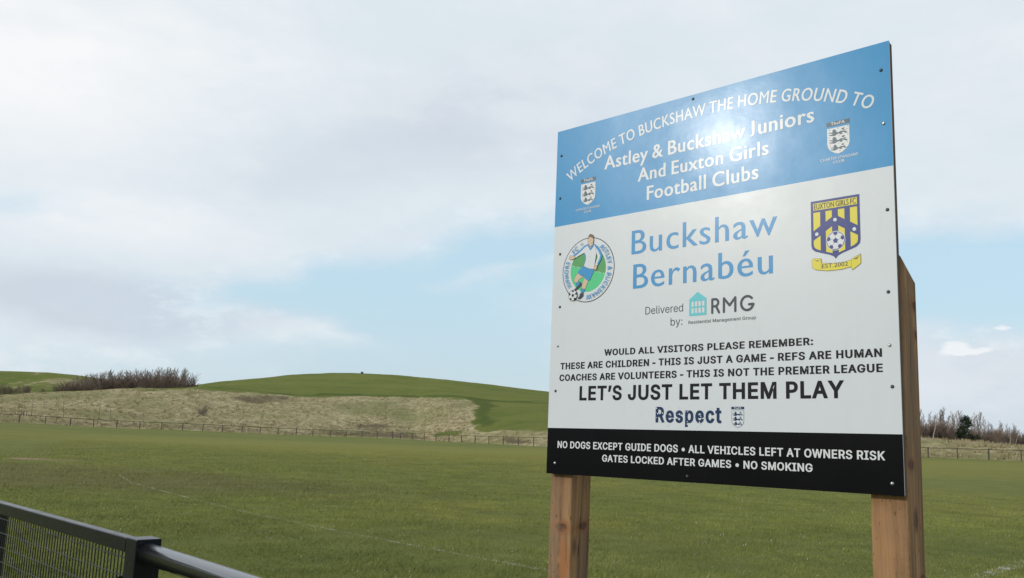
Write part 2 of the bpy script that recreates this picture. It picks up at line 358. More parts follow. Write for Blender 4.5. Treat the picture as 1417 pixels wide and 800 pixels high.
def blades(n, r0, r1, hmin, hmax, wid, amax=R_(33)):
    a = rng.uniform(-amax, amax, n); r = r0 * (r1 / r0) ** (rng.uniform(0, 1, n) ** 1.05); wid = wid * (r / 12) ** .8; fade = np.clip((r1 - r) / (r1 * .55), 0, 1) ** .7
    x, y = r * np.sin(a), r * np.cos(a)
    cl = .6 * vnoise(x, y, .42, 1) + .4 * vnoise(x, y, 1.7, 2)
    h = rng.uniform(hmin, hmax, n) * (.35 + 1.3 * cl) * np.where(rng.uniform(0, 1, n) < .015, 2.0, 1.) * (.15 + .85 * fade); ang = rng.uniform(0, 2 * np.pi, n); lean = rng.uniform(.2, 1.1, n) * h
    la = rng.normal(.6, .9, n)
    wx, wy = np.cos(ang) * wid, np.sin(ang) * wid
    V = np.zeros((n, 3, 3)); V[:, 0] = np.stack([x - wx, y - wy, np.full(n, -.003)], 1); V[:, 1] = np.stack([x + wx, y + wy, np.full(n, -.003)], 1)
    V[:, 2] = np.stack([x + np.cos(la) * lean, y + np.sin(la) * lean, h], 1)
    return V, x, y
parts = [blades(620000, 8.0, 62, .012, .034, .0038)]
V = np.concatenate([p[0] for p in parts]); gx = np.concatenate([p[1] for p in parts]); gy = np.concatenate([p[2] for p in parts])
n = len(V)
me = bpy.data.meshes.new('grass'); me.vertices.add(n * 3); me.vertices.foreach_set('co', V.reshape(-1).astype(np.float32))
me.loops.add(n * 3); me.loops.foreach_set('vertex_index', np.arange(n * 3, dtype=np.int32)); me.polygons.add(n)
me.polygons.foreach_set('loop_start', np.arange(0, n * 3, 3, dtype=np.int32)); me.polygons.foreach_set('loop_total', np.full(n, 3, dtype=np.int32)); me.update()
tone = rng.normal(.40, .15, n) + .45 * (vnoise(gx, gy, .35, 3) - .5) + .35 * (vnoise(gx, gy * .6, 1.2, 4) - .5); pale = rng.uniform(0, 1, n) < .0025; tone[pale] = 1.6
dl = seg_dist(gx, gy, LINES[0]); nz = .5 + .5 * np.sin(gx * 3.1 + 2 * np.sin(gy * 1.7)) * np.sin(gy * 2.3 + 1.3)
onl = ((dl < .04) & (rng.uniform(0, 1, n) < .30 + .25 * nz)) | ((seg_dist(gx, gy, LINES[1]) < .09) & (rng.uniform(0, 1, n) < .28)); tone[onl] = 1.17
set_attr(me, 'tone', np.repeat(tone, 3))
m_blade, t, b = material('grass_blades', rough=.75, spec=.2)
tn = t.node('ShaderNodeAttribute', attribute_name='tone').outputs['Fac']; pc = wcoord(t)
c, n3 = field_colour(t, pc)
sc_ = t.node('ShaderNodeVectorMath', operation='SCALE'); t.l.new(c, sc_.inputs[0]); t.l.new(t.mapr(tn, 0, .9, .92, 1.85), sc_.inputs['Scale'])
c = t.mix(t.mapr(tn, .62, 1.0, 0, .6), sc_.outputs[0], (.34, .30, .14)); c = t.mix(t.mapr(tn, 1.1, 1.3), c, (.60, .61, .54))
t.l.new(c, b.inputs['Base Color'])
tag(link('grass', me, m_blade), 'short olive green turf covering the near part of the pitch', 'grass', kind='stuff')

# ------------------------------------------------------------------ the sign
W = 1.22; H = W * 1.02334
yaw, lean, tilt = -.76461973, -.01755509, .01121098
ux = Vector((math.cos(yaw), math.sin(yaw), 0)); uz = Vector((0, 0, 1)); nn = ux.cross(uz)
uz2 = uz * math.cos(lean) + nn * math.sin(lean)
A_ = ux * math.cos(tilt) + uz2 * math.sin(tilt); B_ = -ux * math.sin(tilt) + uz2 * math.cos(tilt); N_ = A_.cross(B_)
O_ = Vector((.14394, 3.18590, 1.40816))
MBD = Matrix(((A_.x, B_.x, N_.x, O_.x), (A_.y, B_.y, N_.y, O_.y), (A_.z, B_.z, N_.z, O_.z), (0, 0, 0, 1)))
base = O_ + A_ * W / 2; base.z = 0
sign = empty('information_sign', base, yaw); bpy.context.view_layer.update()
tag(sign, 'large blue, white and black football ground welcome sign on two wooden posts', 'sign')
INV = Matrix.Translation(base) @ Matrix.Rotation(yaw, 4, 'Z'); INV.invert(); REL = INV @ MBD

def gloss(name, col, rough=.31, coat=.037, crough=.148, sp=.22):
    m, t, b = material(name, col, rough, spec=sp, Coat_Weight=coat, Coat_Roughness=crough)
    oc = objcoord(t)
    nb = t.node('ShaderNodeBump'); nb.inputs['Strength'].default_value = .10; nb.inputs['Distance'].default_value = .004
    t.l.new(t.math('ADD', t.noise(oc, 9, 3, .5), t.math('MULTIPLY', t.noise(t.scalevec(oc, 1, 6, 1), 60, 3, .6), .12)), nb.inputs['Height'])
    t.l.new(nb.outputs[0], b.inputs['Normal']); t.l.new(nb.outputs[0], b.inputs['Coat Normal'])
    g_ = t.noise(oc, 3.0, 5, .65); gg = t.noise(t.scalevec(oc, 25, 2.2, 1), 1.5, 4, .6)
    dirt = t.math('MULTIPLY', t.mapr(g_, .45, .8), t.mapr(gg, .35, .8))
    t.l.new(t.mix(t.math('MULTIPLY', dirt, .48), col, tuple(x * .74 + (.03 if max(col) > .05 else .004) for x in col)), b.inputs['Base Color'])
    t.l.new(t.mapr(g_, .3, .8, rough * .85, rough * 1.25), b.inputs['Roughness'])
    return m
m_white = gloss('panel_white', (.650, .685, .720)); m_blue = gloss('panel_blue', (.020, .265, .56)); m_black = gloss('panel_black', (.0025, .0025, .0035), .27, .008, .105, .09)
m_txtw = gloss('print_white', (.68, .70, .72)); m_txtk = gloss('print_black', (.009, .009, .013), .29, .015, .11, .13); m_txtb = gloss('print_blue', (.030, .27, .58))
m_navy = gloss('print_navy', (.012, .032, .21)); m_yel = gloss('print_yellow', (.72, .62, .045)); m_skin = gloss('print_skin', (.62, .47, .34)); m_hair = gloss('print_brown', (.16, .09, .05))
m_dgrn = gloss('print_dark_green', (.075, .33, .10)); m_grn = gloss('print_green', (.075, .56, .23)); m_teal = gloss('print_teal', (.12, .55, .62)); m_slate = gloss('print_slate', (.040, .095, .135))
m_rnavy = gloss('print_ink_blue', (.004, .028, .095)); m_red = gloss('print_pale_red', (.62, .35, .30)); m_grey = gloss('print_grey', (.028, .040, .055))
V0, V1, V2 = 0., .1286 * W, .7238 * W
mb = MB()
TH = .003
for (y0, y1, m) in ((V0, V1, 2), (V1, V2, 0), (V2, H, 1)):
    mb.add([(0, y0, 0), (W, y0, 0), (W, y1, 0), (0, y1, 0)], [(0, 1, 2, 3)], m)
mb.add([(0, 0, 0), (W, 0, 0), (W, H, 0), (0, H, 0), (0, 0, -TH), (W, 0, -TH), (W, H, -TH), (0, H, -TH)], [(0, 4, 5, 1), (1, 5, 6, 2), (2, 6, 7, 3), (3, 7, 4, 0), (4, 7, 6, 5)], 3)
m_edge, _, _ = material('panel_edge', (.62, .63, .64), .5)
panel = mb.obj('panel', [m_white, m_blue, m_black, m_edge], sign, REL)
panel['label'] = 'printed face with blue, white and black bands'
# plywood backing, two sheets
m_ply, t, b = material('plywood', rough=.85); oc = objcoord(t)
t.l.new(t.mix(t.mapr(t.noise(t.scalevec(oc, 20, 2, 400), 1.5, 4, .7), .35, .7), (.052, .033, .024), (.16, .095, .062)), b.inputs['Base Color'])
for i, (n0, n1, ins) in enumerate(((-.0040, -.0140, .0015), (-.0155, -.0265, .0025))):
    mb = MB(); mb.bbox(ins, W - ins, ins, H - ins, n1, n0, .0006); mb.obj('backing_board', m_ply, sign, REL)

# --- timber
m_wood, t, b = material('treated_timber', rough=.82, spec=.25); oc = objcoord(t)
wv = t.node('ShaderNodeVectorMath', operation='ADD'); t.l.new(oc, wv.inputs[0])
nzv = t.node('ShaderNodeTexNoise'); t.l.new(t.scalevec(oc, 1, .35, 1), nzv.inputs['Vector']); nzv.inputs['Scale'].default_value = 7; nzv.inputs['Detail'].default_value = 2
t.l.new(t.scalevec(nzv.outputs['Color'], .035, .0, .035), wv.inputs[1])
rings = t.noise(t.scalevec(wv.outputs[0], 60, 1.6, 60), 1.0, 4, .55)
fine = t.noise(t.scalevec(oc, 320, 10, 320), 1., 3, .6); blot = t.noise(t.scalevec(oc, 5, 2.2, 5), 1.3, 4, .6)
c = t.mix(t.mapr(rings, .36, .66), (.130, .074, .036), (.385, .225, .112))
c = t.mix(t.mapr(blot, .42, .72, 0, .55), c, (.37, .195, .085))
c = t.mix(t.mapr(fine, .5, .78, 0, .45), c, (.11, .070, .042))
vo = t.node('ShaderNodeTexVoronoi'); t.l.new(t.scalevec(wv.outputs[0], 9, 4.2, 9), vo.inputs['Vector']); vo.inputs['Scale'].default_value = 1.
kn = t.mapr(vo.outputs['Distance'], .05, .2, 1, 0, True)
c = t.mix(t.math('MULTIPLY', kn, .85), c, (.070, .036, .020))
dn = sgn2(t, t.noise(oc, 26, 4, .65), 1.5)
def spot(x, y, z, sx, sy, sz):
    sb = t.node('ShaderNodeVectorMath', operation='SUBTRACT'); t.l.new(oc, sb.inputs[0]); sb.inputs[1].default_value = (x, y, z)
    ln = t.node('ShaderNodeVectorMath', operation='LENGTH'); t.l.new(t.scalevec(sb.outputs[0], 1 / sx, 1 / sy, 1 / sz), ln.inputs[0]); return t.math('ADD', ln.outputs['Value'], dn)
for x, y, z, r_ in ((.050, -.178, -.027, .019), (.096, -.172, -.088, .016), (1.2185, .512, -.130, .018), (1.2185, .43, -.128, .014), (1.2185, .08, -.055, .015), (1.16, -.33, -.027, .02), (1.2185, -.21, -.115, .013)):
    d_ = spot(x, y, z, r_ * 1.25, r_ * .8, r_ * 1.25)
    c = t.mix(t.mapr(d_, 2.6, 1.0, 0, .75, True), c, (.25, .105, .040)); c = t.mix(t.mapr(d_, 1.25, .7, 0, .85, True), c, (.060, .030, .018))
c = t.mix(t.mapr(spot(.068, -.30, -.027, .030, .11, .02), 1.2, .4, 0, .8, True), c, (.42, .16, .05))
c = t.mix(t.mapr(spot(.022, -.24, -.027, .030, .25, .02), 1.3, .4, 0, .35, True), c, (.40, .27, .17))
c = t.mix(t.mapr(spot(1.16, -.13, -.027, .06, .16, .02), 1.3, .4, 0, .45, True), c, (.46, .25, .12))
slit = t.mapr(t.noise(t.scalevec(oc, 150, 38, 150), 1., 1, .5), .69, .74, 0, 1)
c = t.mix(t.math('MULTIPLY', slit, .7), c, (.06, .04, .026))
# greyer brown in blotches that vary fastest through the post's depth
gn = t.node('ShaderNodeNewGeometry'); 
c = t.mix(t.mapr(t.noise(t.scalevec(oc, 1.5, 1.5, 12), 1.6, 3, .5), .40, .62, 0, .6), c, (.140, .100, .074))
crk = t.noise(t.scalevec(wv.outputs[0], 95, 2.4, 95), 1., 2, .5); c = t.mix(t.mapr(crk, .66, .70, 0, .85), c, (.045, .030, .022))
t.l.new(c, b.inputs['Base Color']); bump(t, b, t.math('SUBTRACT', t.math('ADD', rings, t.math('MULTIPLY', fine, .6)), t.math('MULTIPLY', slit, .8)), .55, .0025)
def timber(u0, u1, n0, n1, vtop_f, vtop_b, shift):
    import bmesh
    bm = bmesh.new(); vs = []
    N = 14
    for k in range(N + 1):
        tt = k / N
        f_, b_ = -1.55 + tt * (vtop_f + 1.55), -1.55 + tt * (vtop_b + 1.55)
        wob = .0012 * math.sin(tt * 9 + u0 * 5)
        vs.append([bm.verts.new((u0 + wob, f_, n0)), bm.verts.new((u1 + wob, f_, n0)), bm.verts.new((u1 + wob, b_, n1)), bm.verts.new((u0 + wob, b_, n1))])
    for k in range(N):
        for j in range(4): bm.faces.new((vs[k][j], vs[k][(j + 1) % 4], vs[k + 1][(j + 1) % 4], vs[k + 1][j]))
    bm.faces.new(vs[0][::-1]); bm.faces.new(vs[N])
    bm.normal_update(); ed = [e for e in bm.edges if len(e.link_faces) == 2 and e.calc_face_angle() > .5]
    bmesh.ops.bevel(bm, geom=ed, offset=.0055, segments=3, affect='EDGES', profile=.6)
    me = bpy.data.meshes.new('post'); bm.to_mesh(me); bm.free(); 
    o = link('post', me, m_wood, sign, REL); return o
p = timber(-.002, .096, -.0275, -.130, .640, .575, 0); p['label'] = 'left post, pale brown and dry with an orange stain below a knot'
p = timber(1.1215, 1.2185, -.0275, -.136, .640, .578, 1); p['label'] = 'right post, rising behind the board edge to a sloping sawn top'

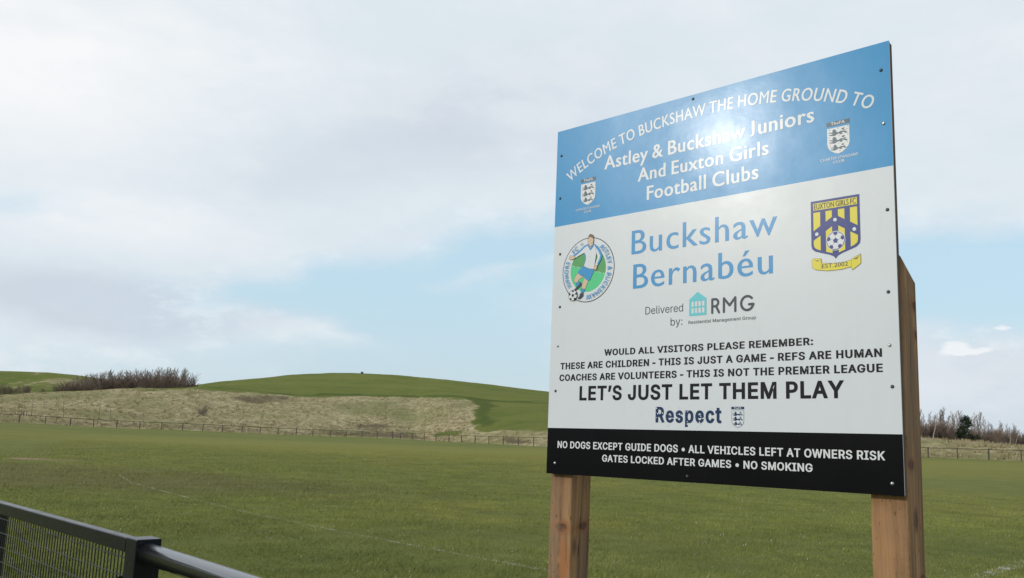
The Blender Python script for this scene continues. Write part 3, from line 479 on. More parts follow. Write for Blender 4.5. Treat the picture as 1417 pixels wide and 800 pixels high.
# --- flat print
FONT = json.loads(r'''{"g":{"&":[625,[271,405,229,458,208,521,229,567,282,586,322,577,350,552,360,516,343,465],[372,649,287,669,195,649,134,595,112,512,135,427,189,354,105,296,49,229,28,153,52,71,114,13,200,-9,265,0,336,32,416,93,494,0,620,0,482,160,549,250,593,339,495,339,463,282,422,229,326,339,398,399,438,458,451,521,430,596],[245,289,356,161,284,103,210,81,153,102,126,153,140,201,180,244]],".":[219,[109,111,67,93,49,51,67,9,109,-9,151,9,169,51,151,93]],"0":[500,[30,341,46,198,91,87,160,16,250,-9,340,16,410,87,454,198,470,341,454,484,410,595,340,666,250,691,160,666,90,595,46,484],[315,115,250,84,185,115,143,203,128,341,143,479,185,567,250,598,315,567,357,479,372,341,357,203]],"2":[500,[396,369,417,478,402,564,359,632,293,675,209,691,129,675,48,626,48,503,101,558,153,587,202,595,262,578,304,534,319,467,307,393,271,321,159,161,34,7,34,0,466,0,466,93,205,93,328,249]],"A":[667,[100,0,186,201,476,201,567,0,667,0,362,686,293,686,0,0],[326,536,436,289,224,289]],"B":[563,[379,360,438,397,472,445,483,508,471,571,433,627,368,667,273,682,75,682,75,0,309,0,418,17,490,60,530,118,543,182,523,265,467,326],[173,594,263,594,334,581,371,546,382,499,366,438,318,402,238,390,173,390],[426,251,442,196,430,145,385,105,296,88,173,88,173,302,291,302,376,288]],"C":[708,[272,664,154,589,76,475,48,331,70,218,136,107,251,24,416,-9,554,8,663,51,663,158,544,101,425,81,313,100,225,153,169,235,149,340,170,444,227,527,313,581,421,601,537,584,656,530,656,635,530,678,422,691]],"D":[750,[607,105,679,214,704,341,683,462,617,572,504,651,341,682,76,682,76,0,342,0,493,29],[603,341,592,266,550,183,466,116,330,88,174,88,174,594,325,594,449,574,536,519,586,438]],"E":[500,[471,0,471,88,173,88,173,300,452,300,452,388,173,388,173,594,462,594,462,682,75,682,75,0]],"F":[469,[174,0,174,317,440,317,440,405,174,405,174,594,440,594,440,682,76,682,76,0]],"G":[740,[228,154,171,235,151,340,171,443,227,526,310,581,414,601,537,584,659,534,659,633,527,679,416,691,271,664,155,589,78,477,50,337,77,199,153,89,268,17,413,-9,544,4,673,47,673,336,444,336,444,248,575,248,575,108,503,89,427,81,316,100]],"H":[729,[173,385,173,682,75,682,75,0,173,0,173,297,555,297,555,0,653,0,653,682,555,682,555,385]],"I":[250,[174,682,76,682,76,0,174,0]],"J":[250,[73,-48,58,-98,25,-127,-37,-137,-62,-137,-44,-228,-14,-230,73,-213,131,-167,164,-96,174,-8,174,682,76,682,76,21]],"K":[656,[173,370,173,682,75,682,75,0,173,0,173,337,520,0,655,0,285,359,582,682,460,682]],"L":[490,[172,682,74,682,74,0,480,0,480,88,172,88]],"M":[781,[165,682,73,682,73,0,171,0,171,531,383,267,399,267,609,531,611,0,709,0,709,682,618,682,391,402]],"N":[781,[152,682,74,682,74,0,166,0,166,525,622,0,706,0,706,682,614,682,614,154]],"O":[823,[778,341,752,476,679,587,563,663,411,691,261,663,145,587,71,475,45,341,71,208,143,97,258,20,409,-9,564,20,680,97,753,209],[222,527,305,581,411,601,517,581,601,527,657,445,677,341,657,238,601,155,517,101,411,81,305,101,222,155,166,238,146,341,166,445]],"P":[510,[168,295,270,295,373,310,444,350,486,411,500,486,487,562,447,625,380,667,283,682,70,682,70,0,168,0],[168,383,168,594,283,594,353,578,389,539,399,490,384,432,343,396,279,383]],"R":[604,[249,682,77,682,77,0,175,0,175,296,216,296,265,287,321,243,397,140,487,0,604,0,511,135,439,246,359,324,421,363,460,419,473,491,457,571,413,631,342,669],[315,586,358,550,372,495,361,441,320,400,238,384,175,384,175,598,238,598]],"S":[458,[188,320,289,252,335,165,323,126,287,93,224,79,159,90,98,124,44,178,44,54,133,6,235,-9,333,15,401,80,426,176,380,303,279,381,177,443,131,522,145,564,183,593,239,603,315,588,399,532,399,643,325,679,247,691,162,678,97,642,55,584,40,509,86,396]],"T":[604,[587,682,17,682,17,594,253,594,253,0,351,0,351,594,587,594]],"U":[708,[542,200,507,136,444,97,347,81,266,95,200,139,168,192,159,279,159,682,61,682,61,258,85,138,149,55,240,7,345,-9,478,11,573,67,629,154,648,268,648,682,550,682,550,285]],"V":[604,[604,682,507,682,303,203,98,682,0,682,295,-6,315,-6]],"W":[1042,[568,682,475,682,286,212,98,682,0,682,276,-6,295,-6,521,552,745,-6,764,-6,1041,682,944,682,758,212]],"X":[708,[142,682,23,682,296,353,2,0,121,0,356,282,588,0,706,0,415,353,687,682,569,682,356,422]],"Y":[604,[253,361,253,0,351,0,351,360,604,682,486,682,301,447,118,682,0,682]],"a":[427,[411,26,411,80,383,62,364,56,351,61,347,79,347,310,325,394,267,442,184,458,98,443,35,397,35,300,104,356,177,374,222,366,249,340,258,295,258,271,179,243,107,214,50,172,26,101,40,47,78,7,136,-9,197,2,257,37,279,2,325,-9,363,-2],[258,91,221,64,180,54,134,72,116,117,136,162,187,195,258,222]],"b":[500,[137,0,226,-9,327,8,402,56,450,132,466,234,451,323,411,394,350,441,272,458,208,448,148,417,148,682,59,682,59,25],[357,145,309,94,238,75,148,89,148,332,199,368,250,378,316,358,359,304,375,221]],"c":[438,[171,441,101,393,57,316,41,216,58,125,105,54,177,8,269,-9,342,-1,403,17,403,105,341,83,284,75,204,93,151,144,132,224,150,304,197,357,269,376,327,367,393,332,393,427,331,450,263,458]],"d":[510,[313,454,268,458,178,441,107,395,61,325,44,235,59,138,103,63,171,16,262,0,451,0,451,682,362,682,362,440],[279,378,321,374,362,361,362,75,272,75,191,94,148,147,135,222,153,304,203,358]],"e":[479,[393,397,332,443,251,458,166,442,100,395,56,323,41,230,55,140,98,64,166,11,259,-9,357,4,438,44,438,130,360,90,281,76,207,91,156,136,130,211,446,211,432,320],[154,330,194,368,253,381,308,367,343,329,358,270,132,270]],"f":[250,[129,648,87,585,72,482,72,449,9,449,9,369,72,369,72,0,161,0,161,369,242,369,242,449,161,449,161,492,170,551,199,590,256,603,296,595,296,682,226,691,172,679]],"g":[427,[164,361,209,372,252,361,284,333,296,293,285,249,255,220,210,209,163,219,131,248,120,291,132,332],[139,153,87,126,68,87,79,58,113,30,49,4,12,-37,0,-94,27,-164,100,-212,207,-230,321,-213,394,-164,419,-87,407,-34,365,10,289,38,187,64,152,96,186,127,260,142,334,181,363,226,376,282,366,332,329,380,421,380,421,449,236,449,131,430,64,377,40,294,46,248,64,210,96,178],[307,-50,333,-94,318,-129,276,-151,209,-159,141,-151,98,-128,84,-90,97,-55,133,-31,186,-22,249,-28]],"h":[500,[150,0,150,322,207,372,262,387,309,373,339,336,350,278,350,0,439,0,439,275,419,377,365,438,286,458,213,440,152,390,150,682,61,682,61,0]],"i":[219,[57,585,73,548,110,532,147,548,163,585,147,622,110,638,73,622],[154,0,154,449,65,449,65,0]],"j":[219,[42,-128,-6,-164,61,-230,110,-193,140,-139,150,-59,150,449,61,449,61,-66],[69,622,53,585,69,548,106,532,143,548,159,585,143,622,106,638]],"k":[479,[460,449,354,449,155,229,380,0,500,0,268,229],[151,0,151,682,62,682,62,0]],"l":[219,[154,682,65,682,65,0,154,0]],"n":[500,[150,0,150,322,207,372,262,387,309,373,339,336,350,278,350,0,439,0,439,277,418,379,363,438,286,458,213,440,152,390,150,449,61,449,61,0]],"o":[552,[273,-9,372,8,449,57,498,132,516,229,498,321,447,393,370,441,273,458,179,440,104,392,54,319,36,229,54,134,103,58,178,9],[405,306,425,228,406,144,353,90,272,71,196,91,145,146,127,229,146,306,197,358,272,378,351,358]],"r":[396,[158,235,173,305,212,354,267,373,306,361,350,329,397,406,343,445,290,458,248,447,204,410,160,346,158,449,69,449,69,0,158,0]],"s":[385,[221,163,254,120,235,83,188,69,123,84,41,128,41,32,120,0,197,-9,273,8,326,54,345,123,322,185,244,249,160,304,135,339,151,369,194,380,253,369,324,333,324,421,256,449,192,458,114,443,62,401,44,336,77,260,149,206]],"t":[333,[78,369,78,132,94,59,143,10,224,-9,277,0,332,21,332,104,280,79,231,71,203,77,178,98,167,139,167,369,309,369,309,449,167,449,167,542,0,379,0,369]],"u":[500,[348,128,299,81,241,65,190,77,159,110,149,164,149,449,60,449,60,170,80,73,134,12,215,-9,284,9,348,57,348,0,437,0,437,449,348,449]],"w":[719,[95,449,0,449,200,-9,228,-9,360,305,493,-9,521,-9,719,449,624,449,507,177,393,449,327,449,213,177]],"x":[500,[112,449,0,449,189,228,0,0,112,0,245,161,386,0,500,0,302,228,487,449,373,449,245,295]],"y":[438,[438,449,338,449,222,196,101,449,0,449,174,96,21,-230,120,-230]],"é":[479,[393,397,332,443,251,458,166,442,100,395,56,323,41,230,55,140,98,64,166,11,259,-9,357,4,438,44,438,130,360,90,281,76,207,91,156,136,130,211,446,211,432,320],[154,330,194,368,253,381,308,367,343,329,358,270,132,270],[351,654,251,654,184,507,239,507]]},"h":{"'":[206,[136,509,70,509,78,318,128,318]],"-":[453,[114,188,337,188,337,244,114,244]],":":[188,[63,284,78,274,95,271,113,274,128,284,138,299,141,316,138,334,128,349,113,359,95,362,78,359,63,349,53,334,50,316,53,299],[128,9,138,24,141,41,138,59,128,73,113,83,95,87,78,83,63,73,53,59,50,41,53,24,63,9,78,-1,95,-4,113,-1]],"A":[480,[324,199,154,199,213,371,239,457,264,372,287,302],[344,142,395,0,463,0,276,509,201,509,16,0,85,0,135,142]],"B":[456,[288,296,238,285,125,285,125,452,240,452,283,446,313,429,330,403,336,372,333,348,323,326,308,309],[414,173,402,203,385,227,363,245,339,257,315,262,315,267,356,286,387,320,395,344,398,374,394,410,381,442,359,469,329,491,289,504,241,509,60,509,60,0,247,0,301,4,344,18,377,39,400,67,413,100,418,136],[349,105,330,80,296,63,245,57,125,57,125,231,248,231,279,228,306,218,327,203,342,184,352,161,355,137]],"C":[510,[473,160,408,160,389,114,357,81,315,60,267,53,223,59,184,76,151,105,125,145,109,194,103,254,109,314,125,364,150,403,184,432,223,450,267,456,315,449,357,428,389,395,408,348,473,348,463,385,448,418,427,447,402,471,373,490,340,504,267,516,205,508,150,484,104,445,70,393,48,329,40,254,48,179,70,115,104,63,150,25,205,1,267,-7,305,-4,341,5,373,19,402,38,428,62,448,91,463,124]],"D":[502,[219,0,291,8,351,31,398,68,433,119,455,181,462,255,455,329,433,391,399,441,353,478,294,501,225,509,60,509,60,0],[275,446,320,428,354,399,379,361,394,312,399,255,394,198,379,149,354,110,318,81,272,63,215,57,125,57,125,452,221,452]],"E":[419,[125,452,372,452,372,509,60,509,60,0,375,0,375,57,125,57,125,229,355,229,355,286,125,286]],"F":[410,[125,452,369,452,369,509,60,509,60,0,125,0,125,221,346,221,346,278,125,278]],"G":[520,[396,123,374,93,345,71,309,57,269,53,224,59,184,76,151,105,125,145,109,194,103,254,109,314,125,364,150,404,183,432,222,450,265,456,315,448,356,427,387,393,408,349,474,349,465,384,449,416,429,445,403,469,374,489,340,504,304,513,265,516,203,508,149,484,103,445,69,393,47,329,40,254,47,179,69,116,104,64,149,25,205,1,269,-7,326,0,377,19,419,50,451,91,471,141,478,200,478,256,283,256,283,199,414,199,410,160]],"H":[517,[392,289,125,289,125,509,60,509,60,0,125,0,125,232,392,232,392,0,457,0,457,509,392,509]],"I":[300,[31,452,118,452,118,57,31,57,31,0,269,0,269,57,183,57,183,452,269,452,269,509,31,509]],"J":[396,[336,145,336,509,272,509,272,145,266,104,248,74,220,56,185,50,149,56,122,74,104,104,98,145,98,173,33,173,33,145,44,81,75,33,124,3,185,-7,246,3,294,33,326,81]],"K":[467,[125,0,125,167,198,245,372,0,449,0,243,288,448,509,364,509,174,303,124,241,125,509,60,509,60,0]],"L":[393,[125,509,60,509,60,0,361,0,361,57,125,57]],"M":[628,[504,0,568,0,568,509,476,509,342,158,315,72,277,187,152,509,60,509,60,0,122,0,119,436,170,291,286,0,342,0,467,322,507,438,505,369]],"N":[523,[387,0,463,0,463,509,399,509,399,157,403,76,363,151,136,509,60,509,60,0,125,0,124,328,120,430,202,290]],"O":[533,[109,314,125,364,151,404,184,433,223,450,267,456,310,450,349,433,383,404,408,365,425,314,430,254,425,194,408,144,383,105,349,76,310,59,267,53,223,59,184,76,151,105,125,144,109,194,103,254],[493,254,486,329,464,393,429,445,384,484,329,508,267,516,205,508,150,484,105,445,70,393,48,329,40,254,48,179,70,115,105,63,150,25,205,1,267,-7,329,1,384,25,429,63,464,115,486,179]],"P":[445,[269,246,233,242,125,242,125,452,232,452,268,449,297,439,318,423,333,402,342,376,344,348,342,319,333,294,318,272,297,256],[235,186,289,191,332,207,366,233,390,265,404,304,409,348,404,391,390,430,366,462,332,487,289,503,235,509,60,509,60,0,125,0,125,186]],"Q":[533,[383,404,408,365,425,314,430,254,425,194,408,144,383,105,366,90,313,159,245,159,319,62,310,59,267,53,223,59,184,76,151,105,125,144,109,194,103,254,109,314,125,364,151,404,184,433,223,450,267,456,310,450,349,433],[150,484,105,445,70,393,48,329,40,254,48,179,70,115,105,63,150,25,205,1,267,-7,329,1,356,13,401,-48,468,-48,402,41,429,63,464,115,486,179,493,254,486,329,464,393,429,445,384,484,329,508,267,516,205,508]],"R":[449,[269,258,234,255,125,255,125,452,233,452,269,449,298,440,319,425,334,405,342,380,345,352,342,324,334,300,319,281,298,267],[405,309,409,352,405,395,390,433,367,465,333,489,290,504,236,509,60,509,60,0,125,0,125,198,246,199,353,0,428,0,313,210,333,217,367,240,390,271]],"S":[447,[326,412,337,378,401,378,394,415,377,449,351,476,316,498,275,511,227,516,180,511,138,498,102,476,75,448,58,413,52,372,60,326,86,289,128,260,184,239,245,222,296,205,332,179,342,161,346,139,341,114,329,92,311,74,286,60,257,52,224,49,166,59,142,71,123,88,110,110,104,137,38,137,46,96,64,60,91,31,128,9,172,-4,224,-9,278,-4,323,11,360,34,386,64,403,99,408,139,405,171,395,198,359,238,312,264,264,279,212,293,169,308,131,334,119,352,115,376,118,398,129,418,145,435,167,448,194,456,225,459,267,453,302,437]],"T":[449,[32,452,193,452,193,0,257,0,257,452,417,452,417,509,32,509]],"U":[517,[357,87,331,68,298,56,259,52,220,56,187,68,160,87,141,113,128,144,124,178,124,509,60,509,60,173,66,124,85,80,114,43,154,15,203,-2,259,-8,315,-2,363,15,403,43,433,80,451,124,457,173,457,509,393,509,393,178,389,144,377,113]],"V":[480,[241,53,215,137,192,206,84,509,16,509,204,0,278,0,463,509,395,509,267,138]],"W":[686,[462,196,380,509,306,509,211,145,193,60,175,145,82,509,16,509,155,0,230,0,318,323,335,395,343,438,351,391,368,323,455,0,530,0,670,509,603,509,510,145,493,62]],"X":[474,[382,0,456,0,275,263,446,509,374,509,272,361,238,302,204,361,104,509,29,509,200,261,18,0,91,0,206,166,237,218,268,165]],"Y":[472,[192,344,91,509,16,509,203,208,203,0,268,0,268,208,455,509,381,509,280,344,251,293,237,260,222,292]],"Z":[438,[399,57,152,57,114,55,169,129,397,462,397,509,40,509,40,452,285,452,324,454,273,385,42,46,42,0,399,0]],"a":[389,[215,1,252,25,272,52,277,52,277,0,337,0,337,251,333,290,322,320,306,343,286,360,239,379,194,384,133,375,104,364,79,346,57,322,41,291,100,274,118,301,149,322,196,331,240,322,267,297,276,255,273,243,265,235,234,227,178,220,125,211,78,193,58,179,43,161,34,138,30,108,35,73,48,45,68,22,94,5,126,-5,160,-9],[231,176,259,182,276,190,276,138,272,115,263,93,248,74,228,59,202,49,170,45,130,52,102,72,92,105,95,124,103,139,134,159,175,168]],"b":[424,[161,312,188,325,220,330,253,325,280,311,301,290,316,261,325,227,328,189,325,151,316,117,301,88,279,66,253,51,220,47,188,51,162,65,140,86,125,115,116,150,113,189,116,229,125,263,140,291],[345,332,313,361,274,378,229,384,197,381,171,373,137,346,118,319,114,319,114,509,53,509,53,0,112,0,112,59,118,59,138,31,172,4,198,-5,229,-8,274,-2,313,16,346,45,370,84,385,133,390,189,385,245,370,293]],"c":[396,[261,-1,306,21,341,56,363,102,304,117,292,89,271,66,243,52,207,46,173,51,145,66,124,89,108,117,99,151,96,187,99,224,108,258,124,287,145,310,173,325,207,330,242,325,270,311,290,289,303,262,362,277,340,322,305,356,260,377,207,384,159,378,117,360,82,330,56,291,40,243,34,187,40,133,56,85,82,46,117,16,159,-2,207,-8]],"d":[424,[145,311,172,325,205,330,237,325,263,312,284,291,300,263,309,229,312,189,309,150,299,115,284,86,263,65,236,51,205,47,172,51,145,66,124,88,109,117,99,151,96,189,99,227,108,261,124,290],[311,509,311,319,306,319,287,346,253,373,228,381,196,384,151,378,112,361,79,332,55,293,39,245,34,189,39,133,55,84,79,45,111,16,151,-2,195,-8,227,-5,252,4,287,31,307,59,313,59,313,0,372,0,372,509]],"e":[404,[151,61,128,80,110,106,100,139,97,169,371,169,371,194,368,242,357,282,341,315,319,341,294,361,266,374,205,384,157,378,115,359,81,329,55,290,39,242,34,187,40,132,56,85,82,46,117,16,161,-2,212,-8,249,-5,283,4,311,19,335,39,353,63,365,91,306,105,285,73,254,53,212,46,179,50],[298,269,307,237,308,221,97,221,99,241,109,270,125,294,146,313,173,326,205,330,237,326,263,314,283,294]],"g":[425,[324,-117,350,-90,367,-54,372,-9,372,379,313,379,313,319,308,319,288,346,253,373,228,382,196,384,152,378,112,361,80,332,55,293,39,246,34,191,39,136,55,90,80,53,113,27,152,10,195,5,227,8,252,16,287,41,306,68,311,68,311,-6,304,-47,282,-75,249,-92,207,-97,154,-88,122,-66,101,-41,51,-69,82,-110,134,-140,168,-148,207,-151,251,-147,291,-136],[300,264,309,231,312,193,309,154,300,121,285,95,264,75,237,63,205,59,172,63,145,76,124,96,109,123,99,155,96,193,99,229,109,262,124,290,145,312,172,325,205,330,237,325,264,312,285,291]],"h":[410,[296,0,357,0,357,240,353,285,341,321,321,349,295,369,264,380,227,384,187,379,152,362,124,332,114,311,114,509,53,509,53,0,114,0,114,227,117,257,126,283,141,303,161,317,184,326,210,329,246,323,273,304,290,275,296,235]],"i":[167,[114,455,123,468,126,483,123,499,114,512,100,521,84,524,67,521,54,512,44,499,41,483,44,468,54,455,67,446,84,443,100,446],[53,379,53,0,114,0,114,379]],"l":[189,[53,84,58,47,74,20,101,3,139,-2,162,-1,181,3,170,54,146,52,130,54,120,62,114,99,114,509,53,509]],"m":[610,[199,330,229,326,253,311,269,288,274,260,274,0,335,0,335,247,345,290,374,320,395,328,419,330,447,326,473,313,490,289,496,254,496,0,557,0,557,255,553,296,541,328,522,354,497,372,468,383,437,386,381,375,337,343,322,321,317,307,309,331,287,361,257,380,219,386,172,376,132,346,118,323,112,308,112,379,53,379,53,0,114,0,114,238,117,266,126,289,140,307,158,320]],"n":[410,[296,0,357,0,357,240,353,285,341,321,321,349,295,369,264,380,227,384,187,379,152,362,124,332,112,308,112,379,53,379,53,0,114,0,114,227,117,257,126,283,141,303,161,317,184,326,210,329,246,323,273,304,290,275,296,235]],"o":[415,[99,224,108,258,124,287,145,310,173,325,207,330,242,325,270,310,292,287,307,258,316,224,319,187,316,151,307,117,292,89,270,66,242,51,207,46,173,51,145,66,124,89,108,117,99,151,96,187],[381,187,376,243,359,291,333,330,299,360,256,378,207,384,159,378,117,360,82,330,56,291,40,243,34,187,40,133,56,85,82,46,117,16,159,-2,207,-8,256,-2,299,16,333,46,359,85,376,133]],"p":[424,[161,312,188,325,220,330,253,325,280,311,301,290,316,261,325,227,328,189,325,151,316,117,301,88,279,66,253,51,220,47,188,51,162,65,140,86,125,115,116,150,113,189,116,229,125,263,140,291],[313,16,346,45,370,84,385,133,390,189,385,245,370,293,345,332,313,361,274,378,229,384,197,381,171,373,137,346,118,319,112,319,112,379,53,379,53,-143,114,-143,114,59,118,59,138,31,173,4,198,-5,229,-8,274,-2]],"r":[259,[117,262,126,284,140,301,159,315,182,323,207,326,243,322,243,384,213,385,181,380,152,367,130,347,115,321,112,379,53,379,53,0,114,0,114,237]],"s":[365,[156,329,187,333,219,328,243,316,258,298,268,277,324,290,299,339,279,358,254,372,223,381,187,384,149,381,115,370,87,354,65,332,51,305,47,274,53,237,72,208,104,186,149,170,212,155,237,147,254,136,265,121,268,103,262,81,244,62,217,50,181,45,150,49,124,60,105,79,94,107,36,94,45,63,62,38,84,18,112,3,145,-5,182,-8,223,-5,260,6,290,24,312,47,326,75,331,107,325,142,306,171,275,194,229,209,172,223,124,243,112,258,109,277,114,299,131,317]],"t":[227,[126,379,126,471,65,471,65,379,6,379,6,327,65,327,65,93,72,52,92,21,125,2,168,-4,192,-3,213,2,202,54,170,50,150,53,136,61,128,76,126,98,126,327,204,327,204,379]],"u":[410,[293,122,283,97,268,77,249,62,226,53,200,50,164,56,137,75,119,105,114,144,114,379,53,379,53,139,57,95,69,59,89,31,115,11,146,-1,182,-5,222,0,257,17,286,47,298,72,298,0,357,0,357,379,296,379,296,153]],"v":[389,[195,59,165,155,84,379,17,379,163,0,226,0,371,379,305,379,224,155]],"y":[389,[177,-107,204,-58,371,379,305,379,224,155,195,59,165,155,84,379,17,379,163,-1,151,-36,130,-74,104,-89,61,-86,47,-139,65,-143,91,-145,139,-136]],"’":[177,[151,509,82,509,52,318,98,318]],"•":[389,[304,202,300,231,289,257,272,279,249,296,223,307,194,311,166,307,139,296,117,279,100,257,89,231,85,202,89,173,100,147,117,124,139,107,166,96,194,93,223,96,249,107,272,124,289,147,300,173]]}}''')
CAP = {'g': 667., 'h': 509.}
def area(P): return .5 * sum(P[i][0] * P[(i + 1) % len(P)][1] - P[(i + 1) % len(P)][0] * P[i][1] for i in range(len(P)))
def inside(pt, P):
    c = False; x, y = pt
    for i in range(len(P)):
        (x0, y0), (x1, y1) = P[i], P[i - 1]
        if (y0 > y) != (y1 > y) and x < (x1 - x0) * (y - y0) / (y1 - y0) + x0: c = not c
    return c
def embolden(C, dx, dy):
    out = []
    for i, P in enumerate(C):
        depth = sum(inside(P[0], Q) for j, Q in enumerate(C) if j != i)
        s = 1 if (area(P) > 0) == (depth % 2 == 0) else -1      # walk so that ink lies left
        n = len(P); Q = []
        for k in range(n):
            a, p_, c_ = P[k - 1], P[k], P[(k + 1) % n]
            e0 = Vector((p_[0] - a[0], p_[1] - a[1])); e1 = Vector((c_[0] - p_[0], c_[1] - p_[1]))
            if e0.length < 1e-6 or e1.length < 1e-6: Q.append(p_); continue
            e0.normalize(); e1.normalize()
            n0 = Vector((e0.y, -e0.x)) * s; n1 = Vector((e1.y, -e1.x)) * s; m_ = n0 + n1
            if m_.length < .35: m_ = n0
            m_.normalize(); k_ = min(1 / max(m_.dot(n0), .3), 1.8)
            Q.append((p_[0] + m_.x * dx * k_, p_[1] + m_.y * dy * k_))
        out.append(Q)
    return out
GC = {}
def glyph(f, ch, dx, dy):
    key = (f, ch, dx, dy)
    if key not in GC:
        if f == 'h' and ch == '-': A = 250; C = [[(25, 150), (225, 150), (225, 222), (25, 222)]]
        elif f == 'g' and ch == 'J':
            A = 330; C = [[(110, 682), (200, 682), (200, 130), (192, 60), (160, 10), (105, -22), (30, -30), (30, 28), (75, 38), (102, 66), (110, 120)]]
        else:
            G = FONT[f][ch]; A = G[0]; C = [list(zip(c[::2], c[1::2])) for c in G[1:]]
        C = embolden(C, dx, dy) if dx or dy else C
        GC[key] = (A + 2 * dx, C)
    return GC[key]
class Print:                     # flat printed shapes, each a hair above the last
    def __init__(s): s.mb = MB(); s.z = .0005; s.mats = []
    def fill(s, C, mat, z=None):
        if mat not in s.mats: s.mats.append(mat)
        z = s.z if z is None else z
        K = 100.; VV = []; E = []
        for c in C:
            k = len(VV); VV += [Vector((x * K, y * K)) for x, y in c]; E += [(k + i, k + (i + 1) % len(c)) for i in range(len(c))]
        vs, _, fs, *_x = delaunay_2d_cdt(VV, E, [], 0, 1e-6)
        CK = [[(x * K, y * K) for x, y in c] for c in C]
        flat = [(v.x / K, v.y / K, z) for v in vs]; F = []
        for tri in fs:
            m_ = sum((vs[i] for i in tri), Vector((0, 0))) / len(tri)
            if sum(inside(m_, c) for c in CK) % 2 == 0: continue
            a_, b_, c_ = (flat[i] for i in tri[:3])
            F.append(tuple(tri[::-1] if (b_[0] - a_[0]) * (c_[1] - a_[1]) - (b_[1] - a_[1]) * (c_[0] - a_[0]) < 0 else tri))
        s.mb.add(flat, F, s.mats.index(mat))
    def up(s, d=.00012): s.z += d
    def obj(s, name, label=None):
        o = s.mb.obj(name, s.mats, panel)
        if label: o['label'] = label
        return o
def layout(s_, f, dx, dy, space, track):
    x = 0; out = []
    for ch in s_:
        if ch == ' ': x += space; continue
        A, C = glyph(f, ch, dx, dy); out.append((x + dx, C)); x += A + track
    return out
def line(s_, f, x0, x1, y, cap, mat, dx=0, dy=0, space=260, track=0, label=None, pr=None, y1=None):
    L = layout(s_, f, dx, dy, space, track)
    lo = min(x + p_[0] for x, C in L for c in C for p_ in c); hi = max(x + p_[0] for x, C in L for c in C for p_ in c)
    sx = (x1 - x0) / (hi - lo); sy = cap / (CAP[f] + 2 * dy)
    P = pr or Print(); y1 = y if y1 is None else y1
    for x, C in L:
        P.fill([[(x0 + (x + a - lo) * sx, y + (y1 - y) * ((x + a - lo) * sx) / (x1 - x0) + (b_ + dy) * sy) for a, b_ in c] for c in C], mat)
    return P if pr else P.obj('lettering', label or ('words ' + s_.lower()))
# arched top line
bpts = np.array([(.0643, .8598), (.1351, .896), (.2171, .9255), (.2442, .9311), (.2704, .937), (.2999, .9445), (.494, .9545), (.5852, .9563), (.6058, .957), (.7199, .9425), (.7556, .935), (.8948, .8961), (.9186, .8822), (.9564, .8657)]) * W
pf = np.polyfit(bpts[:, 0], bpts[:, 1], 4)
us = np.linspace(.052 * W, .972 * W, 800); vs_ = np.polyval(pf, us); sl_ = np.concatenate([[0], np.cumsum(np.hypot(np.diff(us), np.diff(vs_)))])
def arc_text(s_, f, cap, mat, dx, dy, space, curve_u, curve_v, curve_s, s0, s1, track=0, pr=None, flip=False):
    L = layout(s_, f, dx, dy, space, track)
    lo = min(x + p_[0] for x, C in L for c in C for p_ in c); hi = max(x + p_[0] for x, C in L for c in C for p_ in c)
    sx = (s1 - s0) / (hi - lo); sy = cap / (CAP[f] + 2 * dy); P = pr or Print()
    for x, C in L:
        xs = [p_[0] for c in C for p_ in c]; mid = (min(xs) + max(xs)) / 2
        sm = s0 + (x + mid - lo) * sx
        cu, cv = np.interp(sm, curve_s, curve_u), np.interp(sm, curve_s, curve_v)
        eu, ev = np.interp(sm + .004, curve_s, curve_u) - np.interp(sm - .004, curve_s, curve_u), np.interp(sm + .004, curve_s, curve_v) - np.interp(sm - .004, curve_s, curve_v)
        l_ = math.hypot(eu, ev); eu /= l_; ev /= l_
        P.fill([[(cu + (a - mid) * sx * eu - (b_ + dy) * sy * ev, cv + (a - mid) * sx * ev + (b_ + dy) * sy * eu) for a, b_ in c] for c in C], mat)
    return P
arc_text('WELCOME TO BUCKSHAW THE HOME GROUND TO', 'g', .0385, m_txtw, 19, 5, 270, us, vs_, sl_, .004, sl_[-1] - .027).obj('lettering', 'arched words welcome to buckshaw the home ground to')
O = dict(f='g', dx=17, dy=5, space=240)
line('Astley & Buckshaw Juniors', 'g', .223, .9981, 1.060, .0472, m_txtw, 24, 8, 235, -8)
line('And Euxton Girls', 'g', .3677, .8523, .9895, .0455, m_txtw, 24, 8, 235, -8)
line('Football Clubs', 'g', .4064, .8182, .919, .0470, m_txtw, 24, 8, 235, -8)
line('Buckshaw', 'g', .3474, .8775, .7385, .0800, m_txtb, 7, -4, 240, 30)
line('Bernabéu', 'g', .3562, .8619, .6204, .0808, m_txtb, 7, -4, 240, 30)
P_ = line('Delivered', 'h', .4080, .5523, .5298, .0250, m_grey, -2, -2, 200, pr=Print()); line('by:', 'h', .5063, .5500, .4868, .0245, m_grey, -2, -2, 200, pr=P_); P_.obj('lettering', 'words delivered by')
line('Residential Management Group', 'h', .5726, .8059, .4876, .0100, m_grey, 9, 6, 200)
for s_, x0, x1, y, cap, dx, dy in (('WOULD ALL VISITORS PLEASE REMEMBER:', .2419, .9821, .4013, .0218, 17, 13), ('THESE ARE CHILDREN - THIS IS JUST A GAME - REFS ARE HUMAN', .0497, 1.1737, .3603, .0230, 17, 13),
        ('COACHES ARE VOLUNTEERS - THIS IS NOT THE PREMIER LEAGUE', .0465, 1.1745, .3196, .0230, 17, 13), ('LET’S JUST LET THEM PLAY', .1392, 1.0685, .2514, .0490, 11, 15)):
    line(s_, 'h', x0, x1, y, cap, m_txtk, dx + 19, dy + 9, 225, -12)
line('NO DOGS EXCEPT GUIDE DOGS • ALL VEHICLES LEFT AT OWNERS RISK', 'h', .048, 1.1735, .0888, .0236, m_txtw, 26, 14, 215, -12)
